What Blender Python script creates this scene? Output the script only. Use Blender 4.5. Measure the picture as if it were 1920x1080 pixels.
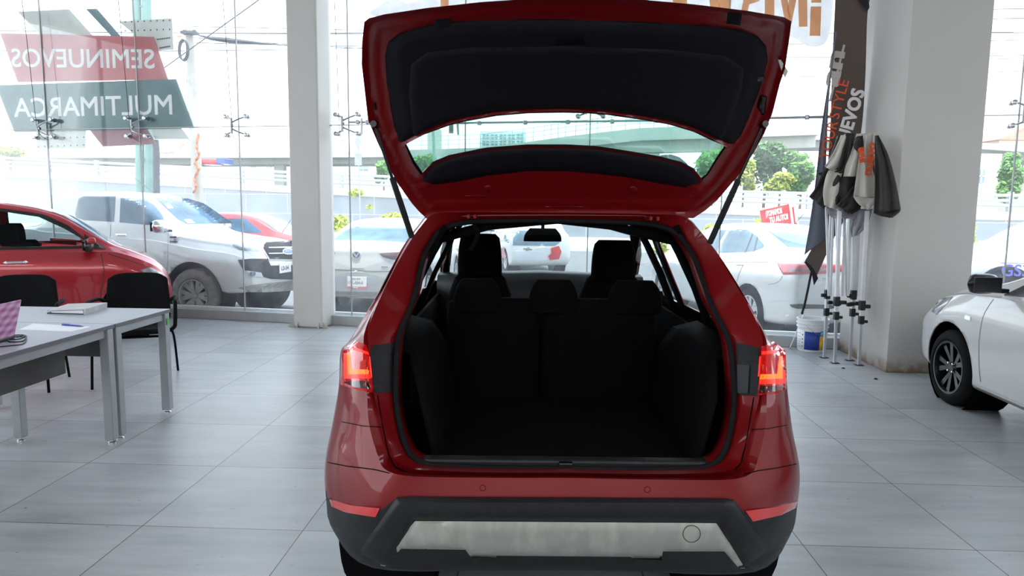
import bpy, math, random
import numpy as np
from mathutils import Vector, Matrix, noise
from mathutils.bvhtree import BVHTree
from mathutils.geometry import delaunay_2d_cdt
S = bpy.context.scene
for o in list(bpy.data.objects): bpy.data.objects.remove(o)
COL = S.collection
random.seed(7)
PI = math.pi
# ---------------------------------------------------------------- camera
FPX, TILT, ROLL, EYE = 1310.0, .1145, .0105, 1.574
FW = Vector((0, math.cos(TILT), -math.sin(TILT)))
_rt = Vector((1, 0, 0)); _up = _rt.cross(FW)
CR = math.cos(ROLL)*_rt + math.sin(ROLL)*_up
CU = -math.sin(ROLL)*_rt + math.cos(ROLL)*_up
EYEV = Vector((0, 0, EYE))
cd = bpy.data.cameras.new('camera'); cam = bpy.data.objects.new('camera', cd); COL.objects.link(cam)
cd.sensor_width = 36; cd.lens = 36*FPX/1920; cd.clip_end = 600; cd.clip_start = .05
cam.matrix_world = Matrix(((CR.x, CU.x, -FW.x, 0), (CR.y, CU.y, -FW.y, 0), (CR.z, CU.z, -FW.z, EYE), (0, 0, 0, 1)))
S.camera = cam
# ---------------------------------------------------------------- light and exposure
S.view_settings.view_transform = 'Standard'; S.view_settings.look = 'None'
S.view_settings.gamma = 1; S.view_settings.exposure = 1.35
W = bpy.data.worlds.new('sky'); S.world = W; W.use_nodes = True
wn = W.node_tree; wn.nodes.clear()
wo = wn.nodes.new('ShaderNodeOutputWorld'); wb = wn.nodes.new('ShaderNodeBackground')
wt = wn.nodes.new('ShaderNodeTexCoord'); wg = wn.nodes.new('ShaderNodeSeparateXYZ'); wr = wn.nodes.new('ShaderNodeValToRGB')
wn.links.new(wt.outputs['Generated'], wg.inputs[0]); wn.links.new(wg.outputs['Z'], wr.inputs[0])
wr.color_ramp.elements[0].color = (.93, .96, 1, 1); wr.color_ramp.elements[1].color = (.66, .80, 1, 1)
wr.color_ramp.elements[0].position = .1; wr.color_ramp.elements[1].position = .8
wn.links.new(wr.outputs[0], wb.inputs[0]); wb.inputs[1].default_value = 1.55
wn.links.new(wb.outputs[0], wo.inputs[0])
sd = bpy.data.lights.new('sun', 'SUN'); sun = bpy.data.objects.new('sun', sd); COL.objects.link(sun)
sd.energy = 2.6; sd.angle = .012; sd.color = (1, .97, .9)
sun.rotation_euler = Vector((-.10, .11, -1.0)).to_track_quat('-Z', 'Y').to_euler()
# unseen ceiling lamps added as fill light (their fittings are built with the ceiling)
FILL_LAMPS = [(-5.5, -1.5), (-1.5, -1.5), (2.5, -1.5), (6.5, -1.5)]
for lx, ly in FILL_LAMPS:
    ad = bpy.data.lights.new('fill_lamp_light', 'AREA'); ao = bpy.data.objects.new('fill_lamp_light', ad)
    ad.shape = 'RECTANGLE'; ad.size = 1.2; ad.size_y = .3; ad.energy = 14; ad.color = (1, .97, .93)
    ao.location = (lx, ly, 4.62); COL.objects.link(ao)
# ---------------------------------------------------------------- measuring helpers
def ray(x, y): return FW + ((x-960)/FPX)*CR + ((540-y)/FPX)*CU
def at(x, y, Y):
    d = ray(x, y); return EYEV + d*(Y/d.y)
def gp(x, y, z=0):
    d = ray(x, y); return EYEV + d*((z-EYE)/d.z)
def onpl(x, y, p, n):
    d = ray(x, y); return EYEV + d*((Vector(p)-EYEV).dot(Vector(n))/d.dot(Vector(n)))
GN = Vector((.2095, 1, 0)).normalized()          # normal of the glass wall, outwards
GD = Vector((1, -.2095, 0)).normalized()         # along the glass wall
GP = Vector((0, 8.72, 0))
def og(x, y, off=0): return onpl(x, y, GP+GN*off, GN)
# ---------------------------------------------------------------- materials
MATS = {}
def mat(name, col=(.5, .5, .5), rough=.5, metal=0, coat=0, var=.06, scale=8, emit=None, es=1, spec=.5, bump=0, bscale=60, alpha=None, trans=0):
    m = bpy.data.materials.new(name); m.use_nodes = True; nt = m.node_tree; b = nt.nodes['Principled BSDF']
    n = nt.nodes.new('ShaderNodeTexNoise'); n.inputs['Scale'].default_value = scale; n.inputs['Detail'].default_value = 4
    tc = nt.nodes.new('ShaderNodeTexCoord'); nt.links.new(tc.outputs['Object'], n.inputs['Vector'])
    r = nt.nodes.new('ShaderNodeValToRGB'); r.color_ramp.elements[0].position = .3; r.color_ramp.elements[1].position = .7
    a = [max(0, c*(1-var)) for c in col]; z = [min(1, c*(1+var)) for c in col]
    r.color_ramp.elements[0].color = (*a, 1); r.color_ramp.elements[1].color = (*z, 1)
    nt.links.new(n.outputs['Fac'], r.inputs[0]); nt.links.new(r.outputs[0], b.inputs['Base Color'])
    b.inputs['Roughness'].default_value = rough; b.inputs['Metallic'].default_value = metal
    b.inputs['Coat Weight'].default_value = coat; b.inputs['Coat Roughness'].default_value = .04
    b.inputs['Specular IOR Level'].default_value = spec
    if trans: b.inputs['Transmission Weight'].default_value = trans
    if emit: b.inputs['Emission Color'].default_value = (*emit, 1); b.inputs['Emission Strength'].default_value = es
    if bump:
        n2 = nt.nodes.new('ShaderNodeTexNoise'); n2.inputs['Scale'].default_value = bscale; n2.inputs['Detail'].default_value = 3
        nt.links.new(tc.outputs['Object'], n2.inputs['Vector'])
        bp = nt.nodes.new('ShaderNodeBump'); bp.inputs['Strength'].default_value = bump; bp.inputs['Distance'].default_value = .01
        nt.links.new(n2.outputs['Fac'], bp.inputs['Height']); nt.links.new(bp.outputs[0], b.inputs['Normal'])
    MATS[name] = m; return m
def glassmat(name, tint, refl=.9, dust=0.0, dustcol=(.8, .82, .85)):
    m = bpy.data.materials.new(name); m.use_nodes = True; nt = m.node_tree; nt.nodes.clear()
    o = nt.nodes.new('ShaderNodeOutputMaterial'); t = nt.nodes.new('ShaderNodeBsdfTransparent'); g = nt.nodes.new('ShaderNodeBsdfGlossy')
    f = nt.nodes.new('ShaderNodeFresnel'); f.inputs[0].default_value = 1.45
    mx = nt.nodes.new('ShaderNodeMixShader'); mu = nt.nodes.new('ShaderNodeMath'); mu.operation = 'MULTIPLY'; mu.inputs[1].default_value = refl
    t.inputs[0].default_value = (*tint, 1); g.inputs['Roughness'].default_value = .02
    nt.links.new(f.outputs[0], mu.inputs[0]); nt.links.new(mu.outputs[0], mx.inputs[0])
    nt.links.new(t.outputs[0], mx.inputs[1]); nt.links.new(g.outputs[0], mx.inputs[2])
    last = mx
    if dust:
        d = nt.nodes.new('ShaderNodeBsdfTranslucent'); d.inputs[0].default_value = (*dustcol, 1)
        n = nt.nodes.new('ShaderNodeTexNoise'); n.inputs['Scale'].default_value = 3; n.inputs['Detail'].default_value = 8; n.inputs['Roughness'].default_value = .75
        tc = nt.nodes.new('ShaderNodeTexCoord'); nt.links.new(tc.outputs['Object'], n.inputs['Vector'])
        mr = nt.nodes.new('ShaderNodeMapRange'); mr.inputs[1].default_value = .35; mr.inputs[2].default_value = .8; mr.inputs[3].default_value = dust*.5; mr.inputs[4].default_value = dust*1.9
        nt.links.new(n.outputs['Fac'], mr.inputs[0])
        m2 = nt.nodes.new('ShaderNodeMixShader'); nt.links.new(mr.outputs[0], m2.inputs[0]); nt.links.new(mx.outputs[0], m2.inputs[1]); nt.links.new(d.outputs[0], m2.inputs[2]); last = m2
    nt.links.new(last.outputs[0], o.inputs[0]); MATS[name] = m; return m
M = MATS
mat('red_paint', (.185, .003, .005), .38, .15, .55, .03, spec=.25)
mat('red_paint_city', (.40, .012, .022), .3, .35, 1, .03)
mat('red_far', (.6, .03, .03), .35, 0, .6)
mat('white_paint', (.62, .62, .61), .3, 0, .8, .015)
mat('silver_paint', (.62, .66, .72), .3, .3, .8, .02)
mat('black_plastic', (.013, .014, .016), .45, 0, 0, .15, 30, spec=.3, bump=.15, bscale=200)
mat('trim_dark', (.008, .008, .011), .55, 0, 0, .15, 40, spec=.12, bump=.1, bscale=300)
mat('gloss_black', (.006, .006, .007), .25, 0, .1, 0)
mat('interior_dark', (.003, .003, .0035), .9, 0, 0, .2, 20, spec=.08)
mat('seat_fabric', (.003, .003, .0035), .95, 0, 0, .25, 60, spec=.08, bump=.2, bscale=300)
mat('dash_plastic', (.018, .021, .026), .5, 0, 0, .1)
mat('rubber', (.010, .010, .011), .85, 0, 0, .2, 20, spec=.12)
mat('rubber_dusty', (.22, .21, .19), .85, 0, 0, .3, 12)
mat('rim_dark', (.014, .015, .017), .28, .6, .5)
mat('rim_grey', (.38, .375, .36), .5, 0, 0, .2)
mat('rim_silver', (.6, .6, .6), .25, .8)
mat('grille_black', (.008, .008, .009), .6, spec=.1)
mat('chrome', (.8, .8, .82), .12, 1, 0, .02)
mat('steel', (.45, .45, .46), .25, 1, 0, .05)
mat('steel_rod', (.35, .37, .38), .3, .9, 0, .05)
mat('alu', (.56, .57, .62), .38, .55, 0, .04)
mat('white_enamel', (.74, .74, .76), .35, .1)
mat('lamp_red', (.5, .008, .008), .12, 0, 1, .05, emit=(1, .02, .01), es=.05)
mat('lamp_glow', (.9, .12, .02), .3, 0, 0, .05, emit=(1, .11, .01), es=.75)
mat('lamp_glow_red', (.8, .03, .02), .3, 0, 0, .05, emit=(1, .02, .008), es=.42)
mat('lamp_smoke', (.05, .01, .01), .1, 0, 1)
mat('lamp_red_off', (.5, .015, .02), .15, 0, 1, .1)
mat('lamp_dark_off', (.12, .05, .06), .15, 0, 1, .1)
mat('lamp_clear', (.26, .28, .30), .15, .2, .6, .5, 14)
mat('car_glass', (.055, .12, .19), .12, 0, 0, .55, 2.2, spec=.2)
mat('car_glass_light', (.14, .22, .28), .12, 0, 0, .4, 2, spec=.25)
mat('plate_white', (.8, .8, .8), .4)
mat('ink_black', (.02, .02, .02), .5)
mat('ink_grey', (.25, .27, .28), .5)
mat('plate_red', (.75, .22, .22), .5)
mat('skid_silver', (.40, .40, .36), .45, .25, 0, .12, 10)
mat('reflector_red', (.62, .02, .02), .12, 0, 1, .03)
mat('pillar_paint', (.50, .48, .45), .6, 0, 0, .03, 1.5, bump=.08, bscale=20)
mat('steel_paint', (.56, .54, .505), .5, 0, 0, .03, 3)
mat('wall_paint', (.80, .79, .77), .7)
mat('ceiling_paint', (.78, .78, .77), .8)
mat('sill_metal', (.40, .41, .41), .45, .2)
mat('desk_top', (.37, .38, .43), .42, 0, 0, .03, 30, bump=.05, bscale=200)
mat('desk_edge', (.13, .13, .15), .5)
mat('desk_metal', (.34, .35, .36), .4, .35)
mat('desk_panel', (.085, .08, .078), .6, 0, 0, .12, 12)
mat('chair_black', (.005, .005, .006), .8, 0, 0, .2, 40, spec=.15, bump=.1)
mat('paper', (.85, .86, .9), .7, 0, 0, .01)
mat('binder_black', (.015, .015, .017), .5)
mat('binder_grey', (.50, .48, .48), .6, 0, 0, .12, 14)
mat('pen_blue', (.015, .03, .35), .3)
mat('cable_black', (.012, .012, .013), .5)
mat('sticker_green', (.12, .4, .12), .6)
mat('bucket_white', (.74, .74, .75), .5, 0, 0, .05)
mat('bucket_blue', (.02, .12, .55), .4)
mat('bucket_navy', (.015, .045, .30), .4)
mat('bucket_sky', (.03, .32, .72), .4)
mat('bucket_yellow', (.80, .50, .02), .4)
mat('flag_brown', (.115, .085, .072), .8, 0, 0, .08, 3, bump=.3, bscale=4)
mat('flag_black', (.012, .012, .014), .8)
mat('flag_grey', (.22, .23, .28), .8, 0, 0, .1, 3)
mat('flag_white', (.78, .76, .74), .8)
mat('flag_pale', (.50, .46, .43), .8)
mat('flag_orange', (.78, .09, .02), .7)
mat('canopy_black', (.022, .017, .016), .7, 0, 0, .25, 6, bump=.4, bscale=12)
mat('canopy_white', (.56, .53, .47), .75, 0, 0, .06, 5, bump=.4, bscale=12)
mat('canopy_grey', (.36, .36, .40), .75, 0, 0, .1, 6)
mat('clamp_black', (.012, .012, .014), .4)
mat('sign_red', (.72, .24, .26), .5, 0, 0, .04, 3)
mat('sign_teal', (.15, .27, .28), .5, 0, 0, .05, 3)
mat('sign_pink', (.52, .27, .30), .5, 0, 0, .04)
mat('sign_pale', (.78, .78, .74), .5, 0, 0, .04)
mat('sign_letter', (.95, .94, .91), .5, 0, 0, .02)
mat('sign_hole', (.10, .10, .10), .6)
mat('decal_white', (.97, .95, .95), .5)
mat('decal_orange', (1, .66, .42), .5)
mat('board_red', (.78, .05, .05), .5)
mat('board_white', (.9, .9, .88), .5)
mat('asphalt', (.13, .135, .14), .85, 0, 0, .2, 6, bump=.3, bscale=80)
mat('concrete_light', (.42, .39, .32), .85, 0, 0, .1, 1.5)
mat('kerb_white', (.75, .74, .72), .8)
mat('concrete_pole', (.38, .36, .31), .8, 0, 0, .08)
mat('pole_green', (.17, .30, .26), .6, .1, 0, .12, 4)
mat('pole_dark', (.06, .07, .08), .6)
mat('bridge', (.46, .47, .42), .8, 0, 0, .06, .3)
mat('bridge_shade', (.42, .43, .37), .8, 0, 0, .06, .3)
mat('guardrail', (.34, .36, .39), .5, .3)
mat('building_white', (.78, .78, .74), .8)
mat('building_tan', (.66, .60, .50), .8)
mat('building_glass', (.22, .34, .40), .2)
mat('roof_tile', (.5, .26, .18), .8, 0, 0, .2, 2)
mat('leaf_green', (.10, .24, .04), .7, 0, 0, .6, .7)
mat('leaf_yellow', (.34, .40, .05), .7, 0, 0, .5, 1.2)
mat('leaf_dark', (.07, .17, .04), .7, 0, 0, .6, .7)
mat('bark', (.16, .12, .09), .9, 0, 0, .3)
mat('wire', (.06, .065, .07), .6)
mat('cloth_rag', (.45, .16, .07), .8, 0, 0, .4, 9)
mat('badge_blue', (.02, .08, .35), .3, .2, .5)
mat('letter_blue', (.12, .12, .55), .4)
mat('sticker_white', (.8, .85, .75), .6)
mat('fill_lamp_panel', (.9, .9, .9), .5, emit=(1, .97, .93), es=3)
glassmat('window_glass', (.955, .975, .975), .22, .05)
glassmat('hatch_glass', (.80, .985, .94), .5)
glassmat('cabin_glass', (.95, .98, .975), .2)
# vinyl and acrylic that let daylight through
def translucify(m, fac):
    nt = m.node_tree; b = nt.nodes['Principled BSDF']; o = nt.nodes['Material Output']; t = nt.nodes.new('ShaderNodeBsdfTranslucent'); mx = nt.nodes.new('ShaderNodeMixShader'); mx.inputs[0].default_value = fac
    nt.links.new(b.inputs['Base Color'].links[0].from_socket, t.inputs[0]); nt.links.new(b.outputs[0], mx.inputs[1]); nt.links.new(t.outputs[0], mx.inputs[2]); nt.links.new(mx.outputs[0], o.inputs[0])
for q, k in (('decal_white', .5), ('decal_orange', .5), ('sign_red', .2), ('sign_teal', .2), ('sign_pale', .3), ('sign_pink', .2), ('flag_grey', .4)): translucify(M[q], k)
# rain streaks on the skid plate
def streaks(m, sx, sz, amt, dark):
    nt = m.node_tree; b = nt.nodes['Principled BSDF']; src = b.inputs['Base Color'].links[0].from_socket
    tc = nt.nodes.new('ShaderNodeTexCoord'); mp = nt.nodes.new('ShaderNodeMapping'); mp.inputs['Scale'].default_value = (sx, sx, sz)
    n = nt.nodes.new('ShaderNodeTexNoise'); n.inputs['Scale'].default_value = 1; n.inputs['Detail'].default_value = 3
    nt.links.new(tc.outputs['Object'], mp.inputs[0]); nt.links.new(mp.outputs[0], n.inputs['Vector'])
    r = nt.nodes.new('ShaderNodeMapRange'); r.inputs[1].default_value = .45; r.inputs[2].default_value = .75; r.inputs[3].default_value = 0; r.inputs[4].default_value = amt
    nt.links.new(n.outputs['Fac'], r.inputs[0]); mx = nt.nodes.new('ShaderNodeMix'); mx.data_type = 'RGBA'
    nt.links.new(r.outputs[0], mx.inputs[0]); nt.links.new(src, mx.inputs[6]); mx.inputs[7].default_value = (*dark, 1)
    nt.links.new(mx.outputs[2], b.inputs['Base Color'])
streaks(M['skid_silver'], 22, 1.2, .55, (.62, .60, .52))
streaks(M['concrete_light'], 3, .6, .6, (.30, .27, .22))
streaks(M['bridge'], .8, .1, .35, (.42, .42, .36))
# showroom floor: big grey slate tiles with thin dark joints
def floor_mat():
    m = bpy.data.materials.new('slate_tiles'); m.use_nodes = True; nt = m.node_tree; b = nt.nodes['Principled BSDF']; L = nt.links
    tc = nt.nodes.new('ShaderNodeTexCoord'); mp = nt.nodes.new('ShaderNodeMapping')
    L.new(tc.outputs['Object'], mp.inputs[0])
    sx = nt.nodes.new('ShaderNodeSeparateXYZ'); L.new(mp.outputs[0], sx.inputs[0])
    def mth(op, a, v=None, c=None):
        n = nt.nodes.new('ShaderNodeMath'); n.operation = op
        for i, q in enumerate((a, v, c)):
            if q is None: continue
            if isinstance(q, (int, float)): n.inputs[i].default_value = q
            else: L.new(q, n.inputs[i])
        return n.outputs[0]
    yaw = .0400; c, s = math.cos(yaw), math.sin(yaw)
    X, Y = sx.outputs['X'], sx.outputs['Y']
    u = mth('ADD', mth('MULTIPLY', X, c), mth('MULTIPLY', Y, -s)); v = mth('ADD', mth('MULTIPLY', X, s), mth('MULTIPLY', Y, c))
    uu = mth('MULTIPLY_ADD', u, 1/.8, 2.7353/.8+20); vv = mth('MULTIPLY_ADD', v, 1/.8, -3.204/.8+20)
    def line(q):
        f = mth('FRACT', q); g = mth('MINIMUM', f, mth('SUBTRACT', 1, f)); return g
    d = mth('MINIMUM', line(uu), line(vv)); isl = mth('LESS_THAN', d, .0032)
    cmb = nt.nodes.new('ShaderNodeCombineXYZ'); L.new(mth('FLOOR', uu), cmb.inputs[0]); L.new(mth('FLOOR', vv), cmb.inputs[1])
    wn_ = nt.nodes.new('ShaderNodeTexWhiteNoise'); wn_.noise_dimensions = '2D'; L.new(cmb.outputs[0], wn_.inputs['Vector'])
    # slanting slate veins, shifted per tile
    va = nt.nodes.new('ShaderNodeVectorMath'); va.operation = 'MULTIPLY_ADD'; L.new(wn_.outputs['Color'], va.inputs[0]); va.inputs[1].default_value = (9, 9, 9); L.new(tc.outputs['Object'], va.inputs[2])
    m2 = nt.nodes.new('ShaderNodeMapping'); m2.inputs['Rotation'].default_value = (0, 0, .62); m2.inputs['Scale'].default_value = (.9, 5.5, 1)
    L.new(va.outputs[0], m2.inputs[0])
    n1 = nt.nodes.new('ShaderNodeTexNoise'); n1.inputs['Scale'].default_value = 1.3; n1.inputs['Detail'].default_value = 6; n1.inputs['Roughness'].default_value = .65; L.new(m2.outputs[0], n1.inputs['Vector'])
    n2 = nt.nodes.new('ShaderNodeTexNoise'); n2.inputs['Scale'].default_value = 1.1; n2.inputs['Detail'].default_value = 5; L.new(va.outputs[0], n2.inputs['Vector'])
    r1 = nt.nodes.new('ShaderNodeValToRGB'); r1.color_ramp.elements[0].position = .28; r1.color_ramp.elements[1].position = .72
    r1.color_ramp.elements[0].color = (.23, .245, .255, 1); r1.color_ramp.elements[1].color = (.50, .51, .515, 1)
    mixf = mth('ADD', mth('MULTIPLY', n1.outputs['Fac'], .55), mth('MULTIPLY', n2.outputs['Fac'], .45)); L.new(mixf, r1.inputs[0])
    # sparse dark pits
    m3 = nt.nodes.new('ShaderNodeMapping'); m3.inputs['Rotation'].default_value = (0, 0, .5); m3.inputs['Scale'].default_value = (14, 34, 1); L.new(tc.outputs['Object'], m3.inputs[0])
    n3 = nt.nodes.new('ShaderNodeTexNoise'); n3.inputs['Scale'].default_value = 1; n3.inputs['Detail'].default_value = 2; L.new(m3.outputs[0], n3.inputs['Vector'])
    pit = mth('MULTIPLY', mth('GREATER_THAN', n3.outputs['Fac'], .735), .55)
    mx = nt.nodes.new('ShaderNodeMix'); mx.data_type = 'RGBA'; L.new(pit, mx.inputs[0]); L.new(r1.outputs[0], mx.inputs[6]); mx.inputs[7].default_value = (.07, .07, .075, 1)
    mj = nt.nodes.new('ShaderNodeMix'); mj.data_type = 'RGBA'; L.new(isl, mj.inputs[0]); L.new(mx.outputs[2], mj.inputs[6]); mj.inputs[7].default_value = (.035, .035, .04, 1)
    L.new(mj.outputs[2], b.inputs['Base Color'])
    rr = nt.nodes.new('ShaderNodeMapRange'); rr.inputs[3].default_value = .27; rr.inputs[4].default_value = .42; L.new(n1.outputs['Fac'], rr.inputs[0]); L.new(rr.outputs[0], b.inputs['Roughness'])
    b.inputs['Specular IOR Level'].default_value = .55
    bp = nt.nodes.new('ShaderNodeBump'); bp.inputs['Strength'].default_value = .12; bp.inputs['Distance'].default_value = .004; L.new(n1.outputs['Fac'], bp.inputs['Height']); L.new(bp.outputs[0], b.inputs['Normal'])
    MATS['slate_tiles'] = m
floor_mat()
def panel_wall_mat():
    m = mat('retaining_wall', (.22, .245, .27), .8, 0, 0, .1, .6); nt = m.node_tree; L = nt.links; b = nt.nodes['Principled BSDF']; src = b.inputs['Base Color'].links[0].from_socket
    br = nt.nodes.new('ShaderNodeTexBrick'); tc = nt.nodes.new('ShaderNodeTexCoord'); L.new(tc.outputs['UV'], br.inputs['Vector'])
    br.inputs['Scale'].default_value = 1; br.inputs['Mortar Size'].default_value = .012; br.inputs['Brick Width'].default_value = 2.6; br.inputs['Row Height'].default_value = 1.1
    mx = nt.nodes.new('ShaderNodeMix'); mx.data_type = 'RGBA'; L.new(br.outputs['Fac'], mx.inputs[0]); L.new(src, mx.inputs[6]); mx.inputs[7].default_value = (.55, .58, .6, 1); L.new(mx.outputs[2], b.inputs['Base Color'])
panel_wall_mat()
def plaid_mat():
    m = mat('pink_plaid', (.5, .2, .4), .55); nt = m.node_tree; L = nt.links; b = nt.nodes['Principled BSDF']
    tc = nt.nodes.new('ShaderNodeTexCoord'); mp = nt.nodes.new('ShaderNodeMapping'); mp.inputs['Rotation'].default_value = (0, .5, .3); L.new(tc.outputs['Object'], mp.inputs[0])
    f = []
    for d in ('X', 'Z'):
        w = nt.nodes.new('ShaderNodeTexWave'); w.bands_direction = d; w.inputs['Scale'].default_value = 9; L.new(mp.outputs[0], w.inputs[0]); f.append(w.outputs['Fac'])
    a = nt.nodes.new('ShaderNodeMath'); a.operation = 'ADD'; L.new(f[0], a.inputs[0]); L.new(f[1], a.inputs[1])
    h = nt.nodes.new('ShaderNodeMath'); h.operation = 'MULTIPLY'; L.new(a.outputs[0], h.inputs[0]); h.inputs[1].default_value = .5
    r = nt.nodes.new('ShaderNodeValToRGB'); r.color_ramp.elements[0].color = (.33, .07, .25, 1); r.color_ramp.elements[1].color = (.72, .42, .62, 1); L.new(h.outputs[0], r.inputs[0]); L.new(r.outputs[0], b.inputs['Base Color'])
plaid_mat()
# ---------------------------------------------------------------- object helpers
def tag(o, label=None, cat=None, group=None, kind=None):
    if label: o['label'] = label
    if cat: o['category'] = cat
    if group: o['group'] = group
    if kind: o['kind'] = kind
    return o
def empty(name, loc=(0, 0, 0), rz=0, label=None, cat=None, group=None):
    o = bpy.data.objects.new(name, None); COL.objects.link(o); o.location = loc; o.rotation_euler = (0, 0, rz); o.empty_display_size = .1
    tag(o, label, cat, group); return o
def rootmat(o):
    if o is None: return Matrix.Identity(4)
    m = Matrix.Translation(o.location) @ o.rotation_euler.to_matrix().to_4x4()
    return rootmat(o.parent) @ m if o.parent else m
class MB:
    def __init__(s): s.v = []; s.f = []
    def add(s, vs, fs):
        k = len(s.v); s.v += [Vector(p) for p in vs]; s.f += [tuple(i+k for i in f) for f in fs]; return s
    def merge(s, o): return s.add(o.v, o.f)
    def box(s, c, d, rz=0, R=None):
        c = Vector(c); h = Vector(d)/2; R = R or Matrix.Rotation(rz, 3, 'Z')
        vs = [c + R @ Vector((h.x*i, h.y*j, h.z*k)) for i in (-1, 1) for j in (-1, 1) for k in (-1, 1)]
        return s.add(vs, [(0, 1, 3, 2), (4, 6, 7, 5), (0, 4, 5, 1), (2, 3, 7, 6), (0, 2, 6, 4), (1, 5, 7, 3)])
    def bar(s, a, b, w, h, up=(0, 0, 1)):
        a, b = Vector(a), Vector(b); d = (b-a).normalized(); u = Vector(up)
        if abs(d.dot(u)) > .95: u = Vector((0, 1, 0))
        r = d.cross(u).normalized(); u = r.cross(d)
        vs = [p + r*(w/2*i) + u*(h/2*j) for p in (a, b) for i, j in ((-1, -1), (1, -1), (1, 1), (-1, 1))]
        return s.add(vs, [(3, 2, 1, 0), (4, 5, 6, 7), (0, 1, 5, 4), (1, 2, 6, 5), (2, 3, 7, 6), (3, 0, 4, 7)])
    def tube(s, pts, r, n=8, caps=True, flat=1):
        pts = [Vector(p) for p in pts]; rs = r if isinstance(r, (list, tuple)) else [r]*len(pts); k = len(s.v); pu = None; F = []
        for i, p in enumerate(pts):
            d = (pts[min(i+1, len(pts)-1)] - pts[max(i-1, 0)]).normalized()
            u = pu if pu is not None else (Vector((0, 0, 1)) if abs(d.z) < .9 else Vector((1, 0, 0)))
            rr = d.cross(u); rr = rr.normalized() if rr.length > 1e-6 else d.orthogonal().normalized(); u = rr.cross(d); pu = u
            for j in range(n): a = 2*PI*j/n; s.v.append(p + rr*(rs[i]*math.cos(a)) + u*(rs[i]*flat*math.sin(a)))
        for i in range(len(pts)-1):
            for j in range(n): a = k+i*n+j; b = k+i*n+(j+1) % n; F.append((a, b, b+n, a+n))
        if caps: F.append(tuple(k+j for j in reversed(range(n)))); F.append(tuple(k+(len(pts)-1)*n+j for j in range(n)))
        s.f += F; return s
    def lathe(s, prof, n=32, c=(0, 0, 0), R=None, a0=0, a1=2*PI):
        # prof (r, z) revolved about local z
        c = Vector(c); R = R or Matrix.Identity(3); k = len(s.v); full = abs(a1-a0-2*PI) < 1e-6; m = n if full else n+1
        for r, z in prof:
            for j in range(m): a = a0+(a1-a0)*j/n; s.v.append(c + R @ Vector((r*math.cos(a), r*math.sin(a), z)))
        for i in range(len(prof)-1):
            for j in range(n):
                a = k+i*m+j; b = k+i*m+(j+1) % m; s.f.append((a, b, b+m, a+m))
        return s
    def grid(s, rows, close=False):
        k = len(s.v); n = len(rows[0])
        for r in rows: s.v += [Vector(p) for p in r]
        for i in range(len(rows)-1):
            for j in range(n if close else n-1):
                a = k+i*n+j; b = k+i*n+(j+1) % n; s.f.append((a, b, b+n, a+n))
        return s
    def prism(s, poly, d):
        # poly: list of 3d points, extruded by vector d
        n = len(poly); d = Vector(d); poly = [Vector(p) for p in poly]
        return s.add(poly + [p+d for p in poly], [tuple(range(n))[::-1], tuple(range(n, 2*n))] + [(i, (i+1) % n, (i+1) % n+n, i+n) for i in range(n)])
    def build(s, name, m, parent=None, smooth=None, world=False, bevel=0, bseg=2, solid=0, sub=0, off=-1):
        me = bpy.data.meshes.new(name); vs = s.v
        if world and parent is not None:
            inv = rootmat(parent).inverted(); vs = [inv @ Vector(p) for p in vs]
        me.from_pydata([tuple(p) for p in vs], [], s.f); me.update()
        me.materials.append(m if not isinstance(m, str) else M[m])
        if smooth is not None:
            me.shade_smooth(); me.set_sharp_from_angle(angle=math.radians(smooth))
        o = bpy.data.objects.new(name, me); COL.objects.link(o)
        if parent is not None: o.parent = parent
        if solid: q = o.modifiers.new('solid', 'SOLIDIFY'); q.thickness = solid; q.offset = off
        if bevel: q = o.modifiers.new('bevel', 'BEVEL'); q.width = bevel; q.segments = bseg; q.limit_method = 'ANGLE'; q.angle_limit = math.radians(40)
        if sub: q = o.modifiers.new('sub', 'SUBSURF'); q.levels = sub; q.render_levels = sub
        return o
def cr(P, n, closed=False):
    # catmull-rom through tuples
    P = [Vector(p) for p in P]; N = len(P); out = []
    for i in range(N if closed else N-1):
        p1, p2 = P[i], P[(i+1) % N]
        p0 = P[i-1] if (closed or i > 0) else p1*2-p2
        p3 = P[(i+2) % N] if (closed or i+2 < N) else p2*2-p1
        for k in range(n):
            t = k/n; out.append(.5*((2*p1) + (p2-p0)*t + (2*p0-5*p1+4*p2-p3)*t*t + (3*p1-p0-3*p2+p3)*t*t*t))
    if not closed: out.append(P[-1].copy())
    return out
def lerp(a, b, t): return a+(b-a)*t
def resample(poly, step):
    out = []; n = len(poly)
    for i in range(n):
        a = Vector(poly[i]); b = Vector(poly[(i+1) % n]); k = max(1, int(math.ceil((b-a).length/step)))
        for j in range(k): out.append(a.lerp(b, j/k))
    return out
def inside(P, poly):
    P = np.asarray(P, float); x, y = P[:, 0], P[:, 1]; r = np.zeros(len(P), bool); n = len(poly)
    for i in range(n):
        x1, y1 = poly[i][0], poly[i][1]; x2, y2 = poly[i-1][0], poly[i-1][1]
        if y1 == y2: continue
        c = ((y1 > y) != (y2 > y)) & (x < (x2-x1)*(y-y1)/(y2-y1)+x1); r ^= c
    return r
def bdist(P, poly):
    P = np.asarray(P, float); best = np.full(len(P), 1e9); n = len(poly)
    for i in range(n):
        a = np.array(poly[i][:2], float); b = np.array(poly[(i+1) % n][:2], float); d = b-a; L = d@d+1e-12
        t = np.clip(((P-a)@d)/L, 0, 1); q = a+t[:, None]*d; best = np.minimum(best, np.hypot(*(P-q).T))
    return best
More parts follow.
